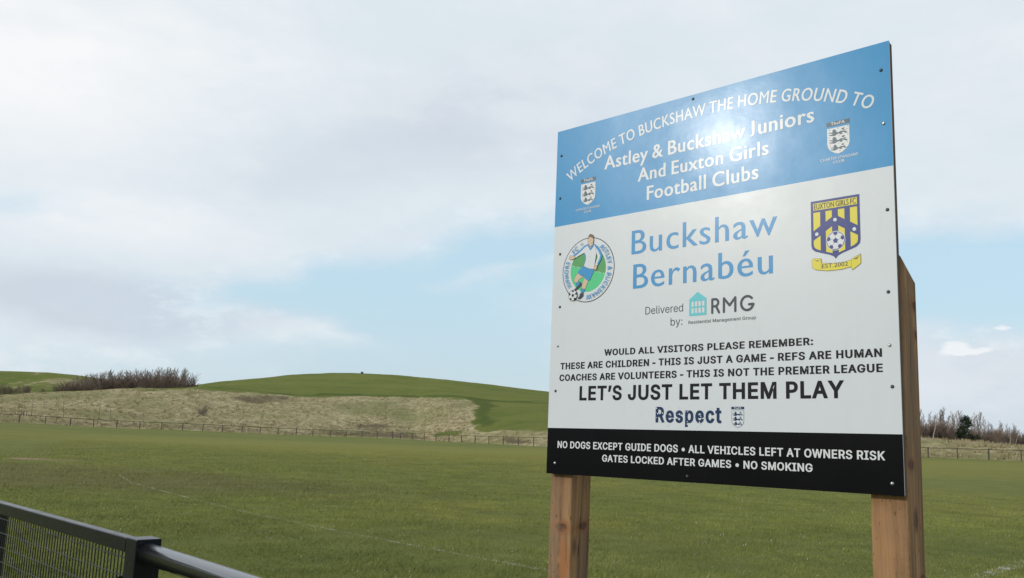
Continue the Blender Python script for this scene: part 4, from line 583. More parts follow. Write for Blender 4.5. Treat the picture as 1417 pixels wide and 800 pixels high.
line('GATES LOCKED AFTER GAMES • NO SMOKING', 'h', .2435, .9741, .0497, .0226, m_txtw, 26, 14, 215, -12)
P_ = line('Respect', 'h', .4535, .6905, .1798, 0.0495, m_rnavy, 36, 24, 150, 12, pr=Print()); P_.up(.0003)
r2 = random.Random(3)
for k in range(46):              # flaked flecks in the ink
    x = .456 + r2.random() ** 1.3 * .21; y = .165 + r2.random() * .063; s_ = .0008 + r2.random() * .0022
    if x > .60 and r2.random() < .7: continue
    P_.fill([[(x + s_ * (1 + r2.random()) * math.cos(a_) * .6, y + s_ * (.6 + r2.random()) * math.sin(a_)) for a_ in (0, 1.2, 2.5, 3.6, 5)]], m_white)
P_.obj('lettering', 'word respect in worn dark blue ink')

def circ(cx_, cy_, r, n=28, a0=0., a1=2 * math.pi): return [(cx_ + r * math.cos(a0 + (a1 - a0) * i / n), cy_ + r * math.sin(a0 + (a1 - a0) * i / n)) for i in range(n)]
def ring(P, cx_, cy_, r, wd, mat, n=60): P.fill([circ(cx_, cy_, r, n), circ(cx_, cy_, r - wd, n)], mat)
def football(P, cx_, cy_, r, ink, paper):
    P.fill([circ(cx_, cy_, r, 32)], ink); P.up(); P.fill([circ(cx_, cy_, r * .93, 32)], paper); P.up()
    P.fill([circ(cx_, cy_, r * .30, 5, .31, .31 + 2 * math.pi)], ink)
    for k in range(5):
        a_ = .31 + k * 2 * math.pi / 5 ; d = r * .78
        c_, s_ = math.cos(a_), math.sin(a_)
        pts_ = [(.58, 0), (.72, .24), (.90, .19), (.925, 0), (.90, -.19), (.72, -.24)]
        P.fill([[(cx_ + r * (x * c_ - y * s_), cy_ + r * (x * s_ + y * c_)) for x, y in pts_]], ink)
        P.fill([[(cx_ + r * (x * c_ - y * s_), cy_ + r * (x * s_ + y * c_)) for x, y in [(.28, -.012), (.60, -.012), (.60, .012), (.28, .012)]]], ink)
# round club badge with the running player
bc = (.162, .7068); P_ = Print()
P_.fill([circ(*bc, .1155, 72)], m_txtk); P_.up(); P_.fill([circ(*bc, .1128, 72)], m_white); P_.up()
up_ = [(bc[0] + .079 * math.cos(a_), bc[1] + .079 * math.sin(a_)) for a_ in np.linspace(R_(-16), R_(164), 30)]
dn_ = [(bc[0] + .079 * math.cos(a_), bc[1] + .079 * math.sin(a_)) for a_ in np.linspace(R_(164), R_(344), 30)]
P_.fill([up_], m_dgrn); P_.fill([dn_], m_grn); P_.up()
for k in range(26):              # pale picket fence line between the two greens
    tt = k / 25; x0 = bc[0] + .077 * math.cos(R_(164)) * (1 - tt) + .077 * math.cos(R_(-16)) * tt; y0 = bc[1] + .077 * math.sin(R_(164)) * (1 - tt) + .077 * math.sin(R_(-16)) * tt
    if k % 5 == 3: continue
    P_.fill([[(x0, y0 - .001), (x0 + .0021, y0 - .0016), (x0 + .0021, y0 + .0022), (x0, y0 + .0026)]], m_white)
PL = {'hair': [(2, 1178), (31, 1246), (106, 1272), (187, 1235), (225, 1166), (218, 1102), (56, 1171), (13, 1115), (-22, 1098)], 'face': [(-9, 1118), (56, 1171), (218, 1113), (238, 1021), (206, 936), (224, 898), (121, 804), (44, 867), (18, 960), (-19, 1019)], 'shirt': [(20, 906), (91, 790), (221, 880), (378, 771), (425, 659), (363, 542), (327, 299), (271, -6), (94, 24), (-86, 97), (-177, 150), (-95, 348), (-101, 527), (-171, 625), (-417, 547), (-573, 483), (-645, 574), (-376, 686), (-157, 857)], 'arm': [(324, 814), (469, 653), (584, 463), (587, 339), (463, 142), (408, 85), (319, 141), (372, 258), (425, 393), (376, 559)], 'trimL': [(-669, 595), (-400, 725), (-180, 878), (-3, 927), (21, 881), (-156, 825), (-376, 668), (-621, 539)], 'trimR': [(242, 913), (399, 804), (535, 645), (628, 440), (588, 304), (464, 114), (415, 155), (522, 347), (541, 450), (453, 620), (317, 772)], 'collar': [(21, 877), (96, 753), (216, 874), (245, 820), (99, 682), (-9, 838)], 'trimS': [(-203, 618), (-91, 490), (-81, 346), (-132, 131), (-196, 163), (-149, 354), (-162, 499)], 'handL': [(-851, 545), (-784, 591), (-622, 554), (-574, 494), (-641, 455), (-755, 442), (-848, 479)], 'handR': [(311, 131), (421, 94), (411, 7), (339, -62), (293, -15)], 'shorts': [(-222, 155), (-86, 97), (94, 24), (280, -7), (253, -117), (190, -216), (107, -384), (19, -393), (-140, -288), (-166, -179), (-277, -203), (-430, -80), (-440, -43), (-332, 71)], 'thigh': [(-431, -62), (-188, -194), (-231, -243), (-408, -314), (-450, -399), (-516, -436), (-601, -367), (-612, -294), (-549, -175)], 'leg': [(-140, -270), (41, -377), (-21, -495), (-104, -681), (-229, -669), (-249, -597), (-223, -457), (-182, -355)], 'sockL': [(-526, -428), (-405, -386), (-313, -448), (-399, -547), (-466, -576)], 'sockR': [(-261, -659), (-104, -688), (-166, -817), (-287, -788)], 'bootL': [(-400, -529), (-315, -395), (-254, -472), (-265, -542), (-440, -668), (-551, -711), (-590, -654), (-489, -574)], 'bootR': [(-322, -820), (-166, -817), (-162, -923), (-292, -1024), (-396, -1016), (-415, -971), (-341, -907)]}
order = [('trimS', m_txtb), ('thigh', m_skin), ('leg', m_skin), ('sockL', m_txtb), ('sockR', m_txtb), ('bootL', m_grey), ('bootR', m_grey), ('shorts', m_txtb), ('shirt', m_white), ('arm', m_white), ('trimL', m_txtb), ('trimR', m_txtb), ('handL', m_skin), ('handR', m_skin), ('face', m_skin), ('collar', m_txtb), ('hair', m_hair)]
for k, mt in order:
    C = [(bc[0] + x * 1e-4, bc[1] + y * 1e-4) for x, y in PL[k]]
    if k in ('thigh', 'leg', 'shirt', 'arm', 'handL', 'handR', 'face', 'sockL', 'sockR'):
        q_ = embolden([C], .0009, .0009); P_.fill(q_, m_txtk); P_.up()
    P_.fill([C], mt); P_.up()
for a_, b_ in (((.005, .1135), (.021, .112)), ): pass
for x, y, w_, h_ in ((.0100, .1035, .0028, .0010), (.0165, .1035, .0028, .0010), (.0125, .0935, .004, .0009)):
    P_.fill([[(bc[0] + x, bc[1] + y), (bc[0] + x + w_, bc[1] + y), (bc[0] + x + w_, bc[1] + y + h_), (bc[0] + x, bc[1] + y + h_)]], m_hair)
football(P_, bc[0] - .0627, bc[1] - .0864, .0195, m_txtk, m_txtw); P_.up()
def arcword(s_, a0, a1, r, cap, mat, sp=150):
    th = np.linspace(R_(a0), R_(a1), 60); u_ = bc[0] + r * np.cos(th); v_ = bc[1] + r * np.sin(th); S_ = np.concatenate([[0], np.cumsum(np.hypot(np.diff(u_), np.diff(v_)))])
    arc_text(s_, 'g', cap, mat, 16, 8, sp, u_, v_, S_, 0, S_[-1], 10, P_)
arcword('ASTLEY & BUCKSHAW', 56, -93, .0885, .0165, m_txtb, 260)
arcword('JUNIORS', 216, 157, .0885, .0165, m_txtb); arcword('FC', 135, 119, .0885, .0165, m_txtb)
ring(P_, bc[0] - .0286, bc[1] + .0946, .0052, .0007, m_grey, 16); ring(P_, bc[0] - .0286, bc[1] + .0946, .0024, .0008, m_grey, 10)
P_.obj('club_badge', 'round badge with a footballer in white shirt and blue shorts')
# navy and yellow shield
s0 = (1.0536, .8184); P_ = Print()
def SH(pts_): return [(s0[0] + x, s0[1] + y) for x, y in pts_]
outl = [(-.0712, 0), (.0712, 0), (.0712, -.131), (.069, -.141), (.060, -.149), (.040, -.156), (.018, -.163), (.006, -.169), (0, -.1765)]
outl += [(-x, y) for x, y in outl[-2:1:-1]]
P_.fill([SH(outl)], m_navy); P_.up()
P_.fill([SH([(-.0640, -.0072), (.0640, -.0072), (.0640, -.0280), (-.0640, -.0280)])], m_yel)
for sg in (1, -1):
    for pl in ([(.0435, -.0345), (.0640, -.0345), (.0640, -.0885), (.0435, -.0755)], [(.0090, -.0345), (.0275, -.0345), (.0275, -.0655), (.0090, -.0540)],
               [(.0435, -.1040), (.0640, -.1165), (.0640, -.1290), (.0615, -.1375), (.0540, -.1430), (.0435, -.1475)], [(.0090, -.0815), (.0275, -.0930), (.0275, -.1535), (.0090, -.1595)]):
        P_.fill([SH([(x * sg, y) for x, y in pl])], m_yel)
P_.up()
for x, y in ((0, -.0635), (.0545, -.0985), (-.0545, -.0985)): P_.fill([SH(circ(x, y, .0053, 16))], m_txtw)
football(P_, s0[0] + .0005, s0[1] - .1245, .0282, m_txtw, m_navy); 
P_.up(); football(P_, s0[0] + .0005, s0[1] - .1245, .0262, m_navy, m_txtw)
line('EUXTON GIRLS FC', 'g', s0[0] - .0615, s0[0] + .0610, s0[1] - .0255, .0158, m_grey, 8, 0, 230, 0, pr=P_)
ban = [(s0[0] + x * 1e-4, s0[1] + y * 1e-4) for x, y in [(-693, -1722), (-638, -1697), (-435, -1720), (-431, -1847), (-145, -1889), (168, -1900), (446, -1854), (478, -1818), (699, -1716), (701, -1976), (470, -2134), (436, -2038), (163, -2085), (-244, -2087), (-595, -2018), (-691, -1944)]]
P_.fill(embolden([ban], .0009, .0009), m_hair); P_.up(); P_.fill([ban], m_yel); P_.up()
P_.fill([SH([(-.0640, -.1735), (-.0545, -.1760), (-.0435, -.1735), (-.0540, -.1790)])], m_hair); P_.fill([SH([(.0478, -.1835), (.0600, -.1800), (.0690, -.1725), (.0600, -.1850)])], m_hair)
for xa, ya, xb, yb in ((-.0435, -.1845, -.0435, -.2025), (.0440, -.1860, .0440, -.2035)): P_.fill([SH([(xa, ya), (xa + .0007, ya), (xb + .0007, yb), (xb, yb)])], m_hair)
line('EST.2002', 'g', s0[0] - .0405, s0[0] + .0345, s0[1] - .2005, .0116, m_grey, 12, 2, 230, 10, pr=P_)
P_.obj('club_badge', 'navy and yellow shield over a yellow ribbon')
# three lions crests
LI = [[(-159, -247), (-116, -230), (-67, -267), (-54, -325), (-1, -358), (64, -322), (148, -332), (252, -377), (268, -418), (220, -422), (157, -382), (94, -373), (135, -421), (61, -431), (19, -395), (-34, -405), (-84, -438), (-142, -443), (-264, -410), (-270, -380), (-184, -390), (-168, -365), (-275, -330), (-279, -308), (-167, -328), (-175, -276)],
      [(97, -249), (182, -236), (192, -264), (149, -283), (232, -334), (211, -347), (107, -284)]]
def crest(cx_, top, k, bar, sheet, outline, label):
    P = Print(); f = lambda pts_: [(cx_ + x * k, top + y * k) for x, y in pts_]
    P.fill([f([(-.0345, 0), (.0335, 0), (.0335, -.0125), (-.0345, -.0125)])], bar)
    shp = [(-.0330, -.0190), (.0325, -.0190), (.0325, -.0680), (.0300, -.0780), (.0230, -.0870), (.0120, -.0945), (0, -.0990), (-.0120, -.0945), (-.0230, -.0870), (-.0300, -.0780), (-.0330, -.0680)]
    if outline: P.fill([f(shp)], bar); P.up(); P.fill([f([(x * .95, -.055 + (y + .055) * .965) for x, y in shp])], sheet)
    else: P.fill([f(shp)], sheet)
    P.up()
    for i, (dy_, sc_) in enumerate(((0, 1), (-.0228, 1), (-.0455, .86))):
        for pl in LI: P.fill([f([(x * 1e-4 * sc_, dy_ - .0325 + (y * 1e-4 + .0325) * sc_ * .95) for x, y in pl])], m_slate if not outline else m_rnavy)
    if not outline:
        for x, y in ((-.026, -.0235), (-.002, -.022), (.028, -.0215), (-.027, -.0465), (.002, -.0455), (.028, -.0455), (-.0245, -.0695), (0, -.0680), (.0260, -.0680), (.004, -.0900), (.026, -.0300)): 
            P.fill([f(circ(x, y, .0021, 8))], m_red)
    line('TheFA', 'g', cx_ - .0215 * k, cx_ + .0200 * k, top - .0105 * k, .0088 * k, sheet, 18, 4, 200, 0, pr=P)
    return P
P_ = crest(1.0690, 1.0465, 1., m_slate, m_txtw, False, '')
P_.up(); line('CHARTER STANDARD', 'g', 1.0143, 1.1251, .9322, .0078, m_txtw, 14, 6, 230, 10, pr=P_); line('CLUB', 'g', 1.0520, 1.0850, .9205, .0078, m_txtw, 14, 6, 230, 10, pr=P_)
P_.obj('crest', 'three lions crest on the right of the blue band')
P_ = crest(.1530, 1.0425, 1., m_slate, m_txtw, False, '')
P_.up(); line('CHARTER STANDARD', 'g', .0986, .2069, .9275, .0078, m_txtw, 14, 6, 230, 10, pr=P_); line('CLUB', 'g', .1365, .1690, .9155, .0078, m_txtw, 14, 6, 230, 10, pr=P_)
P_.obj('crest', 'three lions crest on the left of the blue band')
crest(.7449, .2290, .625, m_rnavy, m_white, True, '').obj('crest', 'small dark blue three lions crest beside the word respect')
# teal house mark and initials
P_ = Print(); x0, x1, y0, y1 = .5751, .6373, .5124, .5652
wins = []
for r_ in range(2):
    for c_ in range(4):
        xa = x0 + .0072 + c_ * .0127; ya = y0 + .0085 + r_ * .0212; wins.append([(xa, ya), (xa, ya + .0165), (xa + .0093, ya + .0165), (xa + .0093, ya)])
P_.fill([[(x0, y0), (x1, y0), (x1, y1), (.6054, .5880), (x0, y1)]] + wins, m_teal)
def stroke(P, pts_, wd, mat, n=8):
    for (ax, ay), (bx, by) in zip(pts_[:-1], pts_[1:]):
        a_ = math.atan2(by - ay, bx - ax); C = []
        C += [(bx + wd * math.cos(a_ - math.pi / 2 + math.pi * i / n), by + wd * math.sin(a_ - math.pi / 2 + math.pi * i / n)) for i in range(n + 1)]
        C += [(ax + wd * math.cos(a_ + math.pi / 2 + math.pi * i / n), ay + wd * math.sin(a_ + math.pi / 2 + math.pi * i / n)) for i in range(n + 1)]
        P.fill([C], mat); P.up(.000015)
wd = .0037; yb, yt = .5170, .5590
P_.up()
stroke(P_, [(.6580, yb), (.6580, yt), (.6705, yt), (.6760, yt - .003), (.6787, yt - .008), (.6787, yt - .0135), (.6760, yt - .0185), (.6705, yt - .022), (.6580, yt - .022)], wd, m_grey); stroke(P_, [(.6715, yt - .0225), (.6815, yb)], wd, m_grey)
stroke(P_, [(.6985, yb), (.6985, yt), (.7180, yb + .019), (.7375, yt), (.7375, yb)], wd, m_grey)
gx0, gy0, gr = .7775, (yb + yt) / 2, .0212
stroke(P_, [(gx0 + .96 * gr * math.cos(a_), gy0 + gr * math.sin(a_)) for a_ in np.linspace(R_(42), R_(322), 18)] + [(gx0 + .0205, gy0 - .004), (gx0 + .006, gy0 - .004)], wd, m_grey)
P_.obj('company_mark', 'teal house outline and the letters RMG')

# screws
m_screw, t, b = material('screw_head', (.07, .075, .08), .45, .7); m_screwl, _, _ = material('bright_screw', (.45, .46, .46), .35, .9)
mb = MB(); n_ = 12
V = [(0, 0, .0032)]; F = []
for k, (r_, z_) in enumerate(((.0022, .0030), (.0042, .0019), (.0050, .0002))):
    V += [(r_ * math.cos(2 * math.pi * i / n_), r_ * math.sin(2 * math.pi * i / n_), z_) for i in range(n_)]
F += [(0, 1 + i, 1 + (i + 1) % n_) for i in range(n_)]
for k in range(2): F += [(1 + k * n_ + i, 1 + (k + 1) * n_ + i, 1 + (k + 1) * n_ + (i + 1) % n_, 1 + k * n_ + (i + 1) % n_) for i in range(n_)]
V += [(x, y, .0034) for x, y in ((-.003, -.0006), (.003, -.0006), (.003, .0006), (-.003, .0006))]; F += [tuple(range(len(V) - 4, len(V)))]
me_s = mesh('screw', V, F, None, True); me_s.materials.append(m_screw); me_s2 = me_s.copy(); me_s2.materials.clear(); me_s2.materials.append(m_screwl)
for i, (u_, v_, br) in enumerate([(.018, .944, 0), (.018, .81, 0), (.479, 1.011, 0), (.98, .956, 0), (.982, .827, 1), (.984, .624, 0), (.98, .438, 0), (.979, .32, 1), (.982, .23, 0), (.975, .025, 1), (.025, .638, 0), (.031, .479, 0), (.028, .364, 1), (.025, .234, 0), (.031, .03, 1), (.469, .015, 0)]):
    o = bpy.data.objects.new('screw', me_s2 if br else me_s); COL.objects.link(o); o.parent = panel; o.location = (u_ * W, v_ * W, .0002); o.rotation_euler[2] = i * 1.1

# ------------------------------------------------------------------ pitch railing at the lower left
m_rail, t, b = material('black_rail_paint', (.008, .010, .014), .3, spec=.2); oc = objcoord(t)
t.l.new(t.mapr(t.noise(oc, 25, 4, .6), .3, .75, .20, .34), b.inputs['Roughness'])
t.l.new(t.mix(t.mapr(t.noise(oc, 8, 5, .7), .5, .8, 0, .5), (.008, .010, .014), (.024, .027, .032)), b.inputs['Base Color'])
chip = t.mapr(t.noise(oc, 55, 3, .6), .71, .74, 0, .7); t.l.new(t.mix(chip, b.inputs['Base Color'].links[0].from_socket, (.13, .085, .06)), b.inputs['Base Color']); bump(t, b, t.noise(oc, 140, 3, .6), .12, .001)
m_tube, t, b = material('glossy_black_tube', (.010, .010, .012), .2, spec=.6, Coat_Weight=1., Coat_Roughness=.12); bump(t, b, t.noise(objcoord(t), 30, 3, .6), .015, .001)
m_wire, _, _ = material('mesh_wire', (.012, .013, .015), .4, .1)
ptc = Vector((-1.064, 2.752, 0)); ang = R_(134.5)
rail = empty('pitch_railing', ptc, ang); tag(rail, 'black steel pitch railing with wire mesh panel and round tube rail', 'railing')
# local frame: +X away to the far left along the railing, +Y towards the camera side
HT = 1.195
def post_at(x, top=HT): mb = MB(); mb.bbox(x - .038, x + .038, -.038, .038, -.05, top, .003); return mb.obj('post', m_rail, rail)
post_at(0); post_at(1.45, HT - .045); post_at(2.86, HT - .045)
mb = MB(); mb.bbox(.0385, 2.90, .005, .0385, HT - .044, HT - .0012, .003); mb.obj('top_rail', m_rail, rail)
for x in (.038, 1.488):
    mb = MB(); mb.bbox(x + .0005, x + 1.373, .004, .0385, .10, .145, .003); mb.obj('bottom_rail', m_rail, rail)
    mb = MB()
    k = x + .012
    while k < x + 1.365: mb.tube((k, .029, .147), (k, .029, HT - .0455), .0021, n=5, caps=False); k += .0262
    z = .19
    while z < HT - .05: mb.tube((x, .0330, z), (x + 1.373, .0330, z), .0018, n=5, caps=False); z += .0525
    o = mb.obj('mesh_panel', m_wire, rail, smooth=True); o['kind'] = 'stuff'
    for z in (.35, 1.060):
        mb = MB(); mb.bbox(x + .001, x + .034, .006, .026, z, z + .030, .003); mb.tube((x + .018, .026, z + .015), (x + .018, .044, z + .015), .006, n=6)
        mb.obj('clamp', m_rail, rail)
mb = MB(); mb.tube((-.037, .002, HT - .040), (-1.95, .09, HT - .037), .0300, n=28); o = mb.obj('tube_rail', m_tube, rail, smooth=True)
for p_ in o.data.polygons:
    if len(p_.vertices) > 4: p_.use_smooth = False
mb = MB(); mb.tube((-.0385, .002, HT - .040), (-.043, .0025, HT - .040), .0335, n=24); mb.obj('weld_collar', m_rail, rail, smooth=False)
mb = MB(); mb.tube((-1.95, .09, -.05), (-1.95, .09, HT - .076), .030, n=20); mb.obj('post', m_rail, rail, smooth=True)

# ------------------------------------------------------------------ fence beyond the pitch
m_fence, _, _ = material('fence_timber', (.085, .070, .058), .85)
fpx = [-85, -46, -9, 28, 64, 99, 131, 163, 195, 225, 254, 282, 309, 336, 361, 386, 411, 434, 458, 480, 502, 523, 544, 555, 571, 588, 604, 622, 639, 658, 677, 697, 718, 739, 761, 784, 808, 835, 864, 895, 928, 962, 997, 1034, 1072, 1112, 1153, 1196, 1240, 1284, 1324.7, 1367.7, 1412.8, 1460, 1510]
fp = []
for px in fpx:
    r = tab(T_DF, px) - .6; x, y = place(px, r); fp.append(Vector((x, y, ground_z(x, y))))
i0 = len(fp) // 2
fence = empty('field_fence', fp[i0]); tag(fence, 'long low dark post and rail fence running along the far edge of the pitch', 'fence')
me_p = None
mb = MB(); mb.box(-.05, .05, -.05, .05, -.2, 1.12); me_p = mesh('post', mb.V, mb.F)
for i, p_ in enumerate(fp):
    o = link('post', me_p, m_fence, fence); o.location = p_ - fp[i0]; o.rotation_euler = (rnd.uniform(-.03, .03), rnd.uniform(-.03, .03), rnd.random())
    o.scale.z = rnd.uniform(.95, 1.03)
    if i + 1 < len(fp):
        a_, b_ = p_ - fp[i0], fp[i + 1] - fp[i0]; mb = MB(); mb.tube(a_ + Vector((0, 0, 1.05)), b_ + Vector((0, 0, 1.05)), .035, n=6); mb.obj('rail', m_fence, fence)

# ------------------------------------------------------------------ bare trees, shrubs and an evergreen
def twigmat(name, c0, c1):
    m, t, b = material(name, rough=.9, spec=.1); t.l.new(t.mix(t.mapr(t.noise(objcoord(t), 1.2, 4, .6), .35, .65), c0, c1), b.inputs['Base Color']); return m
m_bark = twigmat('bark_grey', (.15, .125, .105), (.22, .185, .155)); m_twig = twigmat('twigs_brown', (.215, .180, .150), (.30, .255, .215))
m_twigr = twigmat('twigs_red_brown', (.165, .122, .098), (.235, .180, .145)); m_birch = twigmat('birch_bark', (.42, .38, .33), (.60, .56, .50)); m_ever = twigmat('evergreen_leaf', (.018, .030, .018), (.050, .066, .036))
def bare_tree(seed, h, spread, twr, nl=3, upright=.6, lean=(0, 0), start=.18):
    r = random.Random(seed); tr, tw = MB(), MB()
    p = Vector((0, 0, -.2)); d = Vector((lean[0], lean[1], 1)).normalized(); pts_ = []; seg = 7; r0 = h * .016
    for i in range(seg + 1):
        pts_.append(p.copy()); p += d * (h * .93 / seg); d = (d + Vector((r.uniform(-.09, .09), r.uniform(-.09, .09), .05))).normalized()
    for i in range(seg): tr.tube(pts_[i], pts_[i + 1], r0 * (1 - i / seg * .85), r0 * (1 - (i + 1) / seg * .85), n=5, caps=False)
    def branch(p, d, l, rad, lev):
        q_ = p
        for s_ in range(3):
            d = (d + Vector((r.uniform(-.2, .2), r.uniform(-.2, .2), r.uniform(0, .22)))).normalized(); n_ = q_ + d * l / 3
            tw.tube(q_, n_, max(rad * (1 - s_ * .28), twr), max(rad * (1 - (s_ + 1) * .28), twr * .7), n=3, caps=False); q_ = n_
            if lev < nl:
                for _ in range(2 if lev < 2 else 1):
                    a_ = r.uniform(0, 2 * math.pi); side = Vector((math.cos(a_), math.sin(a_), r.uniform(.1, .8)))
                    branch(q_, (d * upright + side * .65).normalized(), l * r.uniform(.45, .65), rad * .5, lev + 1)
    nb = 18
    for k in range(nb):
        t_ = start + (1 - start) * (k + r.random()) / nb; i = min(int(t_ * seg), seg - 1); p_ = pts_[i].lerp(pts_[i + 1], t_ * seg - i); a_ = k * 2.4 + r.uniform(-.4, .4)
        branch(p_, Vector((math.cos(a_), math.sin(a_), upright * 1.4)).normalized(), spread * (1.15 - t_ * .75) * r.uniform(.7, 1.1), h * .0045, 1)
    return tr, tw
def shrub(seed, h, wd_, twr, nst=26):
    r = random.Random(seed); st, tw = MB(), MB()
    for k in range(nst):
        a_ = r.uniform(0, 2 * math.pi); rr = wd_ * .33 * math.sqrt(r.random()); p = Vector((rr * math.cos(a_), rr * math.sin(a_), -.1)); d = Vector((math.cos(a_) * r.uniform(0, .55), math.sin(a_) * r.uniform(0, .55), 1)).normalized()
        l = h * r.uniform(.6, 1.02); q_ = p
        for s_ in range(4):
            n_ = q_ + d * l / 4; st.tube(q_, n_, twr * 1.3, twr, n=3, caps=False)
            for _ in range(6 if s_ else 2):
                b_ = r.uniform(0, 2 * math.pi); dd = (d * .7 + Vector((math.cos(b_), math.sin(b_), .3)) * .6).normalized(); e_ = n_ + dd * l * r.uniform(.14, .3)
                tw.tube(n_ - d * l * .25 * r.random(), e_, twr, twr * .5, n=3, caps=False)
            q_ = n_; d = (d + Vector((r.uniform(-.15, .15), r.uniform(-.15, .15), .1))).normalized()
    return st, tw
KIT = {}
def kit(key, maker, mats, names):
    a_, b_ = maker; KIT[key] = [(names[0], mesh(names[0], a_.V, a_.F), mats[0]), (names[1], mesh(names[1], b_.V, b_.F), mats[1])]
for k in range(4): kit(('tree', k), bare_tree(20 + k, 5., 1.3, .0135, 3, 1.25), (m_bark, m_twig), ('trunk', 'crown'))
for k in range(4): kit(('slim', k), bare_tree(40 + k, 6.5, 1.3, .0145, 3, 1.15, start=.25), (m_bark, m_twig), ('trunk', 'crown'))
for k in range(3): kit(('birch', k), bare_tree(60 + k, 5., .9, .014, 2, 1.0, (.12 * (k - 1), 0), .45), (m_birch, m_twig), ('trunk', 'crown'))
for k in range(4): kit(('bush', k), shrub(80 + k, 3., 3.2, .016), (m_twigr, m_twigr), ('stem', 'twigs'))
for k in range(3): kit(('sapling', k), bare_tree(100 + k, 3., .32, .009, 1, 1.6, start=.3), (m_bark, m_twig), ('trunk', 'crown'))
kit(('tuft', 0), shrub(120, 1.6, 1.5, .012, 20), (m_bark, m_twig), ('stem', 'twigs'))
def plant(key, name, px, r, top_y, label, cat, group=None, rz=None, wx=1., hgt=None, base_h=None):
    x, y = place(px, r); z = ground_z(x, y); h0 = max(v.co.z for _, me, _ in KIT[key] for v in me.vertices)
    h = hgt or (height_at(px, top_y, r) - z); s_ = h / h0
    o = empty(name, (x, y, z), rnd.uniform(0, 6.28) if rz is None else rz); tag(o, label, cat, group)
    for nm, me, mt in KIT[key]:
        c_ = link(nm, me, mt, o); c_.scale = (s_ * wx, s_ * wx, s_)
        if nm in ('stem', 'twigs'): c_['kind'] = 'stuff'
    return o
topL = [(80, 525), (95, 520), (110, 517), (130, 514), (150, 510), (200, 509), (240, 506), (262, 511)]
for i in range(34):
    px = 98 + (251 - 98) * (i + rnd.uniform(-.3, .3)) / 33; r = rnd.uniform(252, 276)
    plant(('tree', i % 4), 'bare_tree', px, r, tab(topL, px) + rnd.uniform(-1., 2.5), 'leafless brown tree packed in the dense thicket left of the green hill', 'tree', 'bare trees packed in the thicket on the ridge', wx=1.25)
for i in range(26):
    px = 86 + (248 - 86) * (i + rnd.uniform(-.3, .3)) / 25; r = rnd.uniform(244, 256)
    plant(('bush', i % 4), 'bare_shrub', px, r, tab(topL, px) + 8 + rnd.uniform(-2, 4), 'low red brown leafless shrub at the foot of the thicket left of the green hill', 'shrub', 'red brown shrubs at the foot of the ridge thicket', wx=1.5)
for i, px in enumerate((2, 8, 16, 27, 33, 56)):
    plant(('bush', i % 4), 'bare_shrub', px, 262 + 3 * (i % 3), 530 + i % 3 * 3, 'grey leafless shrub on the far slope at the left edge of the picture', 'shrub', 'grey shrubs on the far left slope', wx=.9)
for i, (px, ty, lb) in enumerate(((44, 545, 'thin dark sapling on the tan bank, second from the left edge'), (1.5, 547, 'thin sapling on the tan bank at the very left edge'), (88, 546, 'thin pale sapling on the tan bank below the left end of the thicket'),
                                  (137, 545, 'tallest thin sapling on the tan bank below the middle of the thicket'), (153, 559, 'short thin sapling just right of the tallest one on the tan bank'))):
    plant(('sapling', i % 3), 'sapling', px, tab(T_DF, px) + 10, ty, lb, 'sapling', wx=.8)
for i, (px, ty) in enumerate(((29.5, 563), (33, 565), (37, 566))):
    x, y = place(px, tab(T_DF, px) + 10); mb = MB(); mb.tube((0, 0, -.1), (.02, 0, 1.0 - .1 * i), .035, n=6); o = mb.obj('stake', m_fence); o.location = (x, y, ground_z(x, y))
    tag(o, 'short thin timber stake beside the dark sapling on the left bank', 'stake', 'stakes beside the dark sapling')
plant(('tuft', 0), 'round_bush', 280, tab(T_DF, 280) + 22, 561, 'lone rounded leafless bush standing on the tan bank below the thicket end', 'bush', wx=1.2)
# dark thing on the hill crest
x, y = place(496.5, 334); mb = MB(); mb.bbox(-.45, .45, -.3, .3, -.3, .75, .05); mb.bbox(-.52, .52, -.36, .36, .75, .83, .03); o = mb.obj('storage_box', m_slate); o.location = (x, y, height_at(496.5, 517.6, 334))
tag(o, 'tiny dark box on the crest of the green hill', 'box')
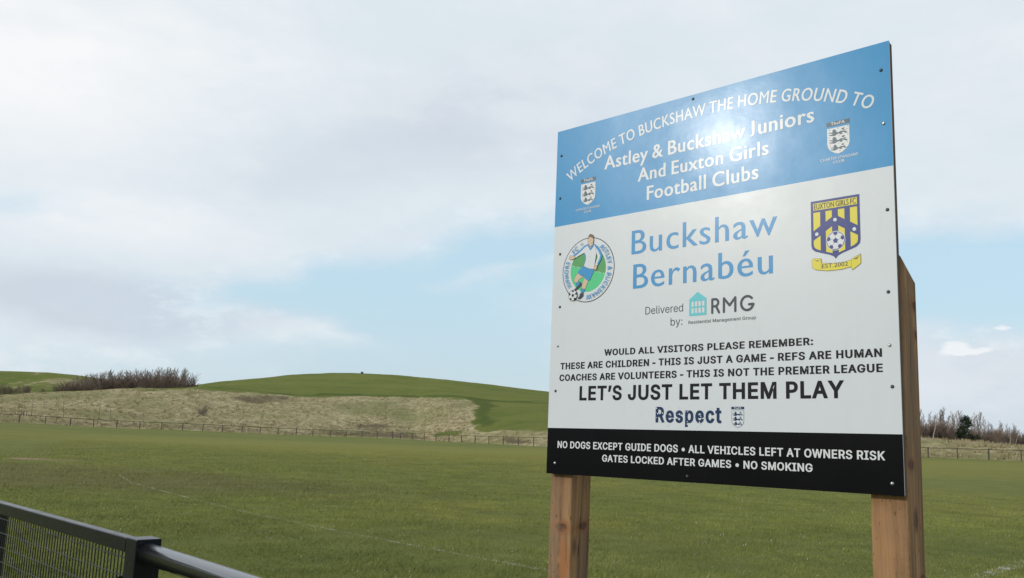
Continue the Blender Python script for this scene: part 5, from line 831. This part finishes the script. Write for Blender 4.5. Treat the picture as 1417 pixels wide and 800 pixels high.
# right hand wood
for i in range(46):
    px = 1238 + 5.3 * i + rnd.uniform(-3, 3); r = rnd.uniform(152, 168)
    plant(('slim', i % 4), 'tall_bare_tree', px, r, tab([(1238, 566), (1300, 564), (1350, 566), (1380, 578), (1417, 588), (1480, 590)], px) + rnd.uniform(-2, 10), 'tall slim grey leafless tree in the wood behind the right end of the fence', 'tree', 'slim bare trees in the right hand wood', wx=1.1)
for i in range(34):
    px = 1236 + 7.2 * i + rnd.uniform(-3, 3); r = rnd.uniform(141, 150)
    plant(('bush', i % 4), 'bare_shrub', px, r, tab([(1236, 577), (1300, 580), (1325, 592), (1350, 594), (1375, 588), (1417, 597), (1480, 600)], px) + rnd.uniform(-2, 5), 'dense red brown leafless shrub in the undergrowth of the right hand wood', 'shrub', 'red brown shrubs below the right hand wood', wx=1.35)
for px, ty, k, lb in ((1291, 571, 2, 'white stemmed leaning birch close to the right sign post'), (1398.5, 590, 1, 'left one of two white birches near the right edge of the picture'), (1405, 594, 2, 'right, leaning one of two white birches near the right edge of the picture'), (1322, 588, 2, 'short pale stemmed birch left of the dark evergreen')):
    plant(('birch', k), 'birch_tree', px, 140, ty, lb, 'tree', rz=0)
def evergreen(seed):
    r = random.Random(seed); tr, lf = MB(), MB(); tr.tube((0, 0, -.2), (0.05, 0, 4.2), .11, .03, n=7)
    cl = [(0, 0, 4.25, .45)]
    for k in range(84):
        z = .45 + 3.7 * ((k + r.random()) / 84) ** 1.35; t_ = (z - .5) / 4.1; R0 = 2.1 * (1 - t_) ** .85 * math.sqrt(r.uniform(.08, 1.0)); a_ = r.uniform(0, 6.28); cl.append((R0 * math.cos(a_), R0 * math.sin(a_), z, r.uniform(.28, .55)))
    for cx_, cy_, cz, s_ in cl:
        tr.tube((0, 0, max(cz - .3, 0)), (cx_, cy_, cz), .03, .012, n=3, caps=False)
        for _ in range(70):
            v = Vector((r.gauss(0, 1), r.gauss(0, 1), r.gauss(0, .75))).normalized() * s_ * 1. * r.random() ** .4; c_ = Vector((cx_, cy_, cz)) + v
            a1 = Vector((r.gauss(0, 1), r.gauss(0, 1), r.gauss(0, 1))).normalized() * .10; a2 = a1.orthogonal().normalized() * .045
            lf.add([c_ - a1, c_ + a2, c_ + a1, c_ - a2], [(0, 1, 2, 3)])
    return tr, lf
kit(('ever', 0), evergreen(4), (m_bark, m_ever), ('trunk', 'crown'))
plant(('ever', 0), 'evergreen_tree', 1338, 139, 573.5, 'dark green conical evergreen tree standing in front of the brown wood', 'tree')
